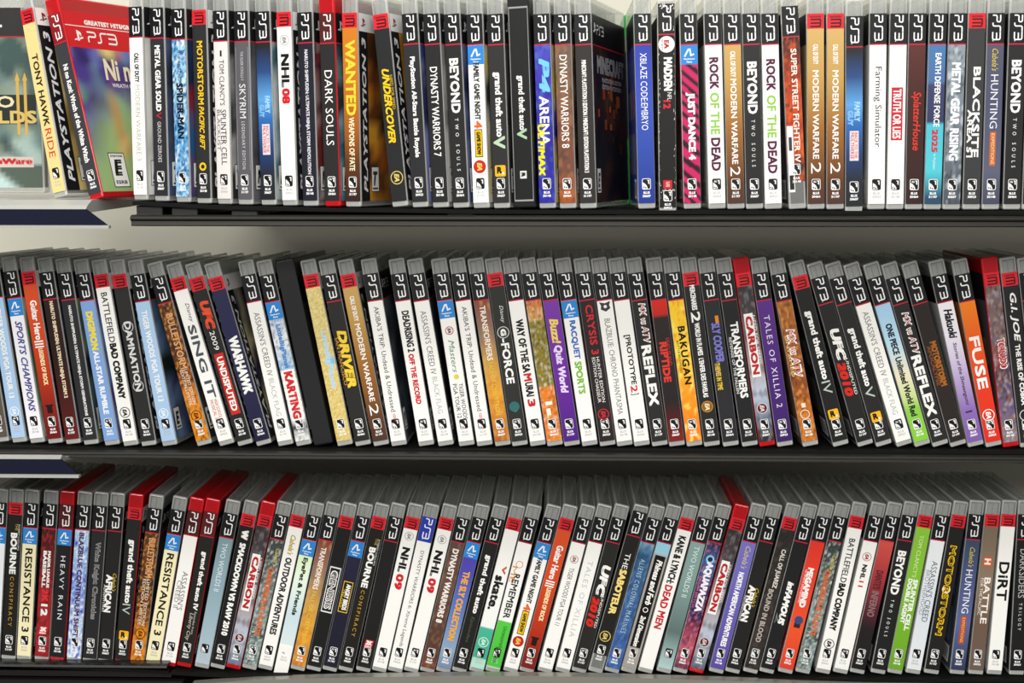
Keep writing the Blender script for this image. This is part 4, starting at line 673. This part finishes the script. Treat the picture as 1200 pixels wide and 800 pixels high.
def badge_mesh(dark, alt, code):                 # the foot mark: a rounded square with a swoosh, and the stock code under it
    k = (dark, alt, code)
    if k in _badge: return _badge[k]
    mb = MB(); w = lin('#f0f0f0'); b = lin('#151515')
    v = 20.3
    rrect(mb, sp, -3.6, 3.6, v - 4.5, v + 4.5, 1.3, w if dark else b, 0.03)
    if dark: rrect(mb, sp, -3.1, 3.1, v - 4.0, v + 4.0, 1.0, b, 0.05)
    mb.face([sp(0.5, v + 3.2, 0.08), sp(2.5, v + 3.2, 0.08), sp(2.5, v - 0.4, 0.08), sp(1.3, v + 0.6, 0.08), sp(1.7, v + 1.7, 0.08)], w)
    mb.face([sp(-3.0, v + 1.4, 0.08), sp(-1.6, v + 0.6, 0.08), sp(-0.3, v - 0.7, 0.08), sp(0.6, v - 2.2, 0.08), sp(0.9, v - 3.9, 0.08), sp(-3.0, v - 3.9, 0.08)], w)
    for q in ((-2.1, v - 2.6), (-0.6, v - 3.0)): disc(mb, sp, q[0], q[1], 0.6, b, 0.1, 8)
    if alt: put_text(mb, sp, 'ALL', w, -2.2, 0.4, v + 2.3, 1.6, 0.1, 'across', .05)
    tc = w if dark else lin('#b9b9b9')
    bb = .06 if dark else .02
    put_text(mb, sp, 'BLUS', tc, -2.6, 2.6, 13.2, 2.0, 0.05, 'across', bb)
    put_text(mb, sp, code, tc, -3.4, 3.4, 10.4, 2.0, 0.05, 'across', bb)
    _badge[k] = mb.mesh('foot_badge', M_PRINT)
    return _badge[k]

def lum(cx): q = lin(cx); return 0.3 * q[0] + 0.6 * q[1] + 0.1 * q[2]
def spine_print(rec, yv, dv, cut):
    xT, xB, kind, base, els, look, op = rec
    mb = MB(); tx = MB()
    half = 6.7
    if kind == 'x':
        half = T / 2 * op.get('wide', 1) - 0.4
        rect(mb, sp, -half, half, 2, CASE_H - 2, lin(base), 0.0)
    else:
        v_hi = (145.5 if kind == 'r' else V_RED) + dv
        print_base(mb, base, v_hi, V_BOT + dv + cut, yv)
    for e in els:
        k = e[0]
        if k == 't':
            _, s, cc, y0, y1, h, du, b, sh, space = e
            put_text(tx, sp, s, lin(cc), yv(y0), yv(y1), du, h, 0.14 + 0.04 * els.index(e), 'down', b, sh, space)
        elif k == 'r':
            rect(mb, sp, e[4], e[5], yv(e[3]), yv(e[2]), lin(e[1]), 0.05 + 0.002 * els.index(e))
        elif k == 'c':
            disc(mb, sp, e[4], yv(e[2]), e[3], lin(e[1]), 0.06 + 0.004 * els.index(e))
        elif k == 'ring':
            ring(mb, sp, 0, yv(e[2]), e[3], 0.7, lin(e[1]), 0.06)
        elif k == 'emblem':
            v = yv(e[2]); q = lin(e[1])
            for s in (-1, 1):
                mb.face([sp(0, v + 3, .06), sp(s * 5, v + 4.5, .06), sp(s * 3.6, v + 1, .06), sp(s * 4.4, v - 2, .06), sp(0, v - 4.6, .06)][::s], q)
            disc(mb, sp, 0, v, 1.5, lin('#e8e8e8'), 0.08)
        elif k == 'ea':
            _, y, rc, fill, tc, rad = e; v = yv(y)
            if fill: disc(mb, sp, 0, v, rad - 0.2, lin(fill), 0.06)
            ring(mb, sp, 0, v, rad, 0.75, lin(rc), 0.08)
            put_text(tx, sp, 'EA', lin(tc), v + rad * 0.6, v - rad * 0.6, 0, rad * 0.8, 0.14, 'down', .05, .25)
        elif k == 'mv':
            v = V_RED + dv - 0.6
            rect(mb, sp, -6.7, 6.7, v - 15.5, v, lin('#2a86d6'), 0.04)
            stroke(tx, sp, [(-3.6, v - 8.8), (-0.6, v - 3.4), (0.6, v - 3.4), (1.4, v - 8.2), (3.6, v - 7.4)], 1.3, lin(W), 0.1)
            put_text(tx, sp, 'PlayStation', lin(W), -4.4, 4.4, v - 11.2, 1.5, 0.12, 'across', .03)
            put_text(tx, sp, 'Move', lin(W), -2.2, 2.2, v - 13.4, 1.5, 0.12, 'across', .03)
        elif k == 'rs':
            v = yv(e[1])
            rrect(mb, sp, -4.6, 4.6, v - 4.6, v + 4.6, 1.2, lin('#f2b41c'), 0.06)
            put_text(tx, sp, 'R', lin('#17130a'), -2.9, 1.6, v + 0.6, 5.6, 0.14, 'across', .06)
            put_text(tx, sp, '*', lin(W), 1.2, 3.4, v - 2.0, 2.4, 0.14, 'across', .06)
        elif k == '2k':
            v = yv(e[1])
            mb.face([sp(-4.4, v - 4, .06), sp(3.4, v - 4, .06), sp(4.6, v + 4, .06), sp(-3.2, v + 4, .06)], lin('#d2262e'))
            put_text(tx, sp, '2K', lin(W), -3.2, 3.4, v + 1.0, 4.4, 0.14, 'across', .06, .2)
            put_text(tx, sp, 'SPORTS', lin(W), -3.4, 2.8, v - 2.8, 1.6, 0.14, 'across', .04)
    if op.get('worn'):
        rg = random.Random(5)
        for i in range(70):
            v = rg.uniform(6, 150); u = rg.choice((-1, 1)) * rg.uniform(5.4, 6.7); s = rg.uniform(.2, .8)
            mb.face([sp(u - s * .5, v - s, .09), sp(u + s * .4, v - s * rg.uniform(.3, 1.6), .09), sp(u + s * .2, v + s * rg.uniform(.5, 2.2), .09)], lin('#dadad8'))
        for i in range(26):
            v = rg.uniform(163, 168) if i % 2 else rg.uniform(15, 18); u = rg.uniform(-6, 6); s = rg.uniform(.4, 1.2)
            mb.face([sp(u - s, v - s * .6, .09), sp(u + s, v - s * .4, .09), sp(u + s * .2, v + s, .09)], lin('#dadad8'))
    return mb, tx

def cover_print(kind, pal, seed, esrb='M'):
    mb = MB(); pal = [lin(p) for p in pal]
    lo, hi = V_BOT, V_TOP
    y0, y1 = 1.6, 133.0
    top = 143.0 if kind == 'r' else V_RED
    a0 = 17.0 if kind == 'r' else y0
    nu, nv = 9, 14
    def colour(y, v):
        cc = pal[0]
        for i, p in enumerate(pal[1:]):
            n = 0.5 + 0.5 * noise.noise(Vector((y * 0.03 + seed * 5.1 + i * 9, v * 0.035 + i * 4, seed)))
            cc = mixc(cc, p, min(1, max(0, (n - 0.45) * 6)))
        return cc
    for i in range(nu):
        for j in range(nv):
            ya, yb = a0 + (y1 - a0) * i / nu, a0 + (y1 - a0) * (i + 1) / nu
            va, vb = lo + (top - lo) * j / nv, lo + (top - lo) * (j + 1) / nv
            mb.face([cvp(ya, va, 0), cvp(yb, va, 0), cvp(yb, vb, 0), cvp(ya, vb, 0)], [colour(ya, va), colour(yb, va), colour(yb, vb), colour(ya, vb)])
    if kind == 'r':
        rect(mb, cvp, y0, y1, top, hi, lin('#eeeeec'), 0.0)
        ps_symbol(mb, cvp, 9.5, 150, 7, lin('#7a1a24'), 0.05)
        rect(mb, cvp, y0, a0, lo, top, lin('#18181a'), 0.0)
        put_text(mb, cvp, 'PLAYSTATION 3', lin('#e4e4e6'), 12, 138, 9.6, 7.4, 0.1, 'up', .03, .2)
    else:
        rect(mb, cvp, y0, y1, top, hi, lin('#17171a'), 0.0)
        rect(mb, cvp, y0, y1, top - 0.5, top + 0.5, lin('#c4203a'), 0.04)
        ps_symbol(mb, cvp, 10, 147, 8, lin('#efefef'), 0.05)
        ps3(mb, cvp, 18, 44, 146, 7, lin('#efefef'), 0.05, 'across')
    q = a0 + 3.5
    rect(mb, cvp, q, q + 14, 12, 33, lin('#0e0e0e'), 0.05)
    rect(mb, cvp, q + .6, q + 13.4, 12.6, 32.4, lin('#f0f0ee'), 0.07)
    put_text(mb, cvp, esrb, lin('#0e0e0e'), q + 2.6, q + 11.4, 23, 12, 0.1, 'across', .05, .25)
    rect(mb, cvp, q + 2, q + 12, 14, 15.5, lin('#3a3a3a'), 0.1)
    return mb
def cover_red():                                # the front cover that the turned red case shows
    mb = MB(); y0, y1 = 1.6, 133.0
    def colour(y, v):
        cc = lin('#4a3a8a')
        for p, f in (('#6a7ac0', .035), ('#2a1c58', .05), ('#7ab09a', .03)):
            n = 0.5 + 0.5 * noise.noise(Vector((y * f + 3, v * f + f * 90, 2)))
            cc = mixc(cc, lin(p), min(1, max(0, (n - 0.5) * 5)))
        g = min(1, max(0, (y * 0.9 - v * 0.5 + 40) / 40.0))
        cc = mixc(cc, lin('#9cb87a'), g * min(1, max(0, (100 - v) / 40)))
        n = 0.5 + 0.5 * noise.noise(Vector((y * 0.04 - 4, v * 0.03 + 8, 5)))
        cc = mixc(cc, lin('#d8843a'), min(1, max(0, (n - 0.55) * 6)) * min(1, max(0, (y - 30) / 20)))
        n = 0.5 + 0.5 * noise.noise(Vector((y * 0.045 + 14, v * 0.035 + 2, 9)))
        return mixc(cc, lin('#e8d48a'), min(1, max(0, (n - 0.58) * 6)) * min(1, max(0, (y - 25) / 20)))
    nu, nv = 30, 34; lo, top = V_BOT, 128.0
    for i in range(nu):
        for j in range(nv):
            ya, yb = y0 + (y1 - y0) * i / nu, y0 + (y1 - y0) * (i + 1) / nu
            va, vb = lo + (top - lo) * j / nv, lo + (top - lo) * (j + 1) / nv
            mb.face([cvp(ya, va, 0), cvp(yb, va, 0), cvp(yb, vb, 0), cvp(ya, vb, 0)], [colour(ya, va), colour(yb, va), colour(yb, vb), colour(ya, vb)])
    rect(mb, cvp, y0, y1, top, 159, lin('#d21a22'), 0.02)
    rect(mb, cvp, y0, y1, 146.3, 147.0, lin('#f0e8e4'), 0.05)
    put_text(mb, cvp, 'GREATEST HITS/GRANDS SUCCES', lin('#f6f0ec'), 26, 128, 150.5, 4.2, 0.08, 'across', .05)
    ps_symbol(mb, cvp, 15, 138, 9, lin('#f6f0ec'), 0.08)
    ps3(mb, cvp, 27, 63, 138, 8.5, lin('#f6f0ec'), 0.08, 'across', 1.5)
    put_text(mb, cvp, 'Ni no Kuni', lin('#4a3a2a'), 38, 124, 110, 20, 0.08, 'across', .05, .1)
    put_text(mb, cvp, 'Ni no Kuni', lin('#f0e4c4'), 38, 124, 110.6, 19, 0.12, 'across', .02, .1)
    put_text(mb, cvp, 'WRATH OF THE WHITE WITCH', lin('#e4d8e4'), 44, 124, 97, 3.6, 0.1, 'across', .03)
    rect(mb, cvp, 18, 38, 8, 38, lin('#101010'), 0.05); rect(mb, cvp, 18.8, 37.2, 8.8, 37.2, lin('#f2f2f0'), 0.08)
    put_text(mb, cvp, 'E', lin('#101010'), 22, 33, 25, 14, 0.11, 'across', .05, .2)
    put_text(mb, cvp, 'EVERYONE', lin('#202020'), 20.5, 35.5, 35, 2.0, 0.11, 'across', .03)
    put_text(mb, cvp, 'ESRB', lin('#202020'), 21, 35, 12.5, 3, 0.11, 'across', .03)
    return mb
def cover_dark():                               # the dark cover of the turned case beside the blue one
    mb = cover_print('n', ['#2a201c', '#141312', '#4a2a18', '#1c1a18'], 31, 'E')
    rg = random.Random(3)
    for i in range(40):
        y = rg.gauss(70, 15); v = rg.gauss(78, 14); s = rg.uniform(5, 10)
        y = round(y / 5) * 5; v = round(v / 5) * 5
        rect(mb, cvp, y, y + s, v, v + s, lin(rg.choice(['#a8461c', '#7a2a14', '#c8642a', '#3a2c20', '#54402c', '#6a3a1c'])), 0.02 + i * 0.0008)
    put_text(mb, cvp, 'MINECRAFT', lin('#a4a4a2'), 16, 124, 118, 15, 0.1, 'across', .06)
    put_text(mb, cvp, 'PLAYSTATION 3 EDITION', lin('#c4c4c4'), 34, 112, 106, 4, 0.1, 'across', .03)
    put_text(mb, cvp, 'EDITION PLAYSTATION 3', lin('#c4c4c4'), 34, 112, 100.5, 4, 0.1, 'across', .03)
    return mb
def cover_teal():                               # the cover that faces the aisle in the upper left corner
    mb = MB(); y0, y1 = 1.6, 133.0
    def colour(y, v):
        cc = mixc(lin('#5d7a78'), lin('#39504e'), min(1, max(0, (v - 40) / 70)))
        for p, f, z in (('#a8bcb4', .03, 1), ('#22312f', .045, 4), ('#7c8a78', .06, 7)):
            n = 0.5 + 0.5 * noise.noise(Vector((y * f + 3, v * f + f * 90, z)))
            cc = mixc(cc, lin(p), 0.8 * min(1, max(0, (n - 0.52) * 6)))
        if v < 24: cc = mixc(lin('#b4ccc8'), lin('#4c5a50'), min(1, max(0, (y - 96 + (v - 14) * 1.2) / 8)))
        return cc
    nu, nv = 34, 36; lo, top = V_BOT, V_RED
    for i in range(nu):
        for j in range(nv):
            ya, yb = y0 + (y1 - y0) * i / nu, y0 + (y1 - y0) * (i + 1) / nu
            va, vb = lo + (top - lo) * j / nv, lo + (top - lo) * (j + 1) / nv
            mb.face([cvp(ya, va, 0), cvp(yb, va, 0), cvp(yb, vb, 0), cvp(ya, vb, 0)], [colour(ya, va), colour(yb, va), colour(yb, vb), colour(ya, vb)])
    rect(mb, cvp, y0, y1, top, V_TOP, lin('#232020'), 0.0)
    rect(mb, cvp, y0, y1, top - 0.6, top + 0.6, lin('#a81c2c'), 0.04)
    put_text(mb, cvp, 'PS3.', lin('#efefef'), 80, 103, 145, 8, 0.06, 'across', .05)
    rect(mb, cvp, 20, 130, 59, 84, lin('#1f2622'), 0.03)
    put_text(mb, cvp, 'TWO', lin('#d8cca4'), 62, 111, 78, 10, 0.1, 'across', .02)
    put_text(mb, cvp, 'WORLDS', lin('#c9b168'), 46, 130, 65, 11, 0.1, 'across', .03)
    for q in (113, 119.5):
        rect(mb, cvp, q, q + 2.6, 50, 96, lin('#c9a24a'), 0.12); mb.face([cvp(q - 1, 96, .12), cvp(q + 3.6, 96, .12), cvp(q + 1.3, 103, .12)], lin('#c9a24a'))
    rect(mb, cvp, 78, 126, 22, 31, lin('#c4b8b0'), 0.03)
    put_text(mb, cvp, 'TopWare', lin('#b8242c'), 80, 125, 26.5, 6.4, 0.1, 'across', .08)
    return mb

def back_print(base, seed):
    mb = MB(); rg = random.Random(seed)
    fn = lambda y, v, lift: (-(7.38 + lift) * MM, (134.6 - y) * MM, v * MM)
    b = base if isinstance(base, str) else (base[0][1] if isinstance(base, list) else base[1][0][1])
    b = lin(b)
    rect(mb, fn, 1.6, 133, V_BOT, V_RED, mixc(b, lin('#3a3a3c'), 0.35), 0.0)
    rect(mb, fn, 1.6, 133, V_RED, V_TOP, lin('#17171a'), 0.0)
    for i in range(3):
        y = 14 + i * 38
        rect(mb, fn, y, y + 30, 74, 98, mixc(b, (rg.random() * .5, rg.random() * .5, rg.random() * .5), .6), 0.04)
    rect(mb, fn, 14, 120, 28, 62, mixc(b, lin('#8a8a8a'), 0.5), 0.04)
    rect(mb, fn, 92, 124, 8, 24, lin('#eeeeee'), 0.05)
    for i in range(14): rect(mb, fn, 94 + i * 2, 94.9 + i * 2, 10, 22, lin('#111111'), 0.08)
    return mb

ORD = ['', 'first', 'second', 'third', 'fourth', 'fifth', 'sixth', 'seventh', 'eighth', 'ninth', 'tenth', 'eleventh', 'twelfth']
def place_row(row, recs, shelf_word):
    d = DEPTH[row]
    n = len(recs)
    P = []                                        # x of the base middle and lean (slope) of every case
    for rec in recs:
        xT, xB, kind, op = rec[0], rec[1], rec[2], rec[6]
        yb = base_y(row, xB)
        k = SCALE[row]
        vT = 151.5 if kind == 'r' else (145.5 if kind != 'x' else 145.0)
        pB = at(xB, yb - 20 * k, d); pT = at(xT, yb - vT * k, d)
        s = (pT.x - pB.x) / (pT.z - pB.z)
        P.append([pB.x - s * 0.020, s])
    def yaw_of(i):                                # the cases on the left stand slightly turned, showing their covers
        if 'yaw' in recs[i][6]: return recs[i][6]['yaw']
        if row == 1 and i <= 22: return 24.0 - 0.45 * i
        if row == 2 and i <= 24: return 10.0 - 0.4 * i
        return 0.0
    YW = [yaw_of(i) for i in range(n)]
    free = list(range(n))
    for it in range(120):                         # neighbours must not run into each other
        for a, b in zip(free, free[1:]):
            if b != a + 1: continue
            wa = T * recs[a][6].get('wide', 1); wb = T * recs[b][6].get('wide', 1)
            for v in (0.006, 0.165):
                sl = (P[a][1] + P[b][1]) / 2
                ya_, yb_ = math.radians(YW[a]), math.radians(YW[b])
                need = (0.5 * (wa / math.cos(ya_) + wb / math.cos(yb_)) + 0.8 + max(0.0, CASE_D * (math.sin(ya_) - math.sin(yb_)))) * MM * math.sqrt(1 + sl * sl)
                gap = (P[b][0] + P[b][1] * v) - (P[a][0] + P[a][1] * v)
                if gap < need:
                    e = (need - gap) * 0.5
                    if v < 0.1:
                        P[a][0] -= e; P[b][0] += e; P[a][1] += e / 0.165; P[b][1] -= e / 0.165
                    else:
                        P[a][1] -= e / 0.165; P[b][1] += e / 0.165
    lms = [(i, recs[i][6]['lm']) for i in range(n) if 'lm' in recs[i][6]]
    for i, rec in enumerate(recs):
        xT, xB, kind, base, els, look, op = rec
        x, s = P[i]
        phi = math.atan(s / math.cos(math.radians(YW[i])))
        k = SCALE[row]
        yb = base_y(row, xB)
        dv = op.get('dv', 0); cut = op.get('cut', 0)
        wide = op.get('wide', 1.0)
        zb = deck_z(row, min(max(xB, -150), 1255)) + T / 2 * MM * wide * abs(math.sin(phi)) + op.get('zoff', 0) * MM
        ya = project((x + math.sin(phi) * 0.02, d, zb + math.cos(phi) * 0.02))[1]
        yc = project((x + math.sin(phi) * 0.133, d, zb + math.cos(phi) * 0.133))[1]
        yv = lambda y, ya=ya, yc=yc: 20.0 + (ya - y) / (ya - yc) * 113.0
        root = empty('game_case', (x, d, zb))
        root.rotation_euler = (0, phi, -math.radians(YW[i]))
        # the words that single it out
        prev = [q for q in lms if q[0] <= i]
        if prev and prev[-1][0] == i:
            lab = '%s case, the %s of the %s row' % (look, prev[-1][1], shelf_word) if len(look.split()) < 6 else '%s case, %s row' % (look, shelf_word)
        elif prev:
            lab = '%s, %s right of the %s, %s row' % (look, ORD[i - prev[-1][0]], prev[-1][1], shelf_word)
        else:
            lab = '%s, %s the %s, %s row' % (look, op.get('before', 'left of'), lms[0][1], shelf_word)
        if 'furthest left,' in lab: lab = '%s case at the far left of the %s row' % (look, shelf_word)
        tag(root, lab, 'video game', 'video game cases in the %s row' % shelf_word)
        sh = op.get('shell', 'c')
        if sh == 'm': me = shell_mesh(M_BLACK, 'black_shell', False, wide)
        else: me = SHELL[sh]
        so = link('shell', me, root)
        mb, tx = spine_print(rec, yv, dv, cut)
        insert = link('spine_insert', mb.mesh('spine_insert', M_PRINT), root)
        if tx.f: link('title_lettering', tx.mesh('title_lettering', M_PRINT), insert)
        if kind == 'x':
            if op.get('cov'):
                pass
            continue
        ho = link('header_band', header_mesh(kind, op.get('hdr')), insert); ho.location.z = dv * MM
        if not op.get('nobadge'):
            bq = base if isinstance(base, str) else (base[-1][1] if isinstance(base, list) else base[1][-1][1])
            bo = link('foot_badge', badge_mesh(lum(bq) < 0.45 or isinstance(base, tuple), i % 5 == 1, CODES[(i * 7 + row) % 5]), insert)
            bo.location.z = (op['bv'] if 'bv' in op else dv + min(cut, 6)) * MM
        spc = op.get('special')
        if spc == 'cover_red': cm = cover_red()
        elif spc == 'cover_dark': cm = cover_dark()
        else:
            pal = op.get('cov') or ['#2a2a2c', '#454548', '#1c1c1e']
            cm = cover_print(kind, pal, i * 3 + row, 'MTE'[(i * 5 + row) % 3])
        link('front_cover', cm.mesh('front_cover', M_PRINT), root)
        link('back_cover', back_print(base, i + row * 50).mesh('back_cover', M_PRINT), root)
place_row(1, TOP, 'top')
place_row(2, MID, 'middle')
place_row(3, LOW, 'bottom')

# the case lying face out in the upper left corner, behind the leaning cream one
p = at(53, 226, 1.287)
face = empty('game_case', (p.x - CASE_D * MM, 1.287 + T / 2 * MM, p.z))
face.rotation_euler = (0, 0, -math.pi / 2)
tag(face, 'teal front cover facing out beside the leaning cream case, top row', 'video game', 'video game cases in the top row')
link('shell', SHELL['c'], face)
link('front_cover', cover_teal().mesh('front_cover', M_PRINT), face)
link('back_cover', back_print('#39504e', 5).mesh('back_cover', M_PRINT), face)
fi = MB(); rect(fi, sp, -6.7, 6.7, V_BOT, V_RED, lin('#3c5250'), 0)
fi = link('spine_insert', fi.mesh('spine_insert', M_PRINT), face)
link('header_band', header_mesh('n', None), fi)

# the green case pushed to the back in the gap beside the royal blue one
p = at(738, 235, 1.38)
gr = empty('game_case', (p.x, 1.38, deck_z(1, 738)))
tag(gr, 'green case half hidden in the gap left of the royal blue case', 'video game', 'video game cases in the top row')
bm = bmesh.new(); box_bm(bm, -T / 2 * MM, T / 2 * MM, 0, CASE_D * MM, 0, CASE_H * MM, 1.7 * MM, 3)
link('shell', bm_mesh(bm, 'green_shell', M_GREEN), gr)
mb = MB(); rect(mb, sp, -6.7, 6.7, 60, 150, lin('#26302a'), 0)
rect(mb, sp, -6.7, 6.7, 138, 152, lin('#6a7a6c'), 0.05)
link('spine_insert', mb.mesh('spine_insert', M_PRINT), gr)
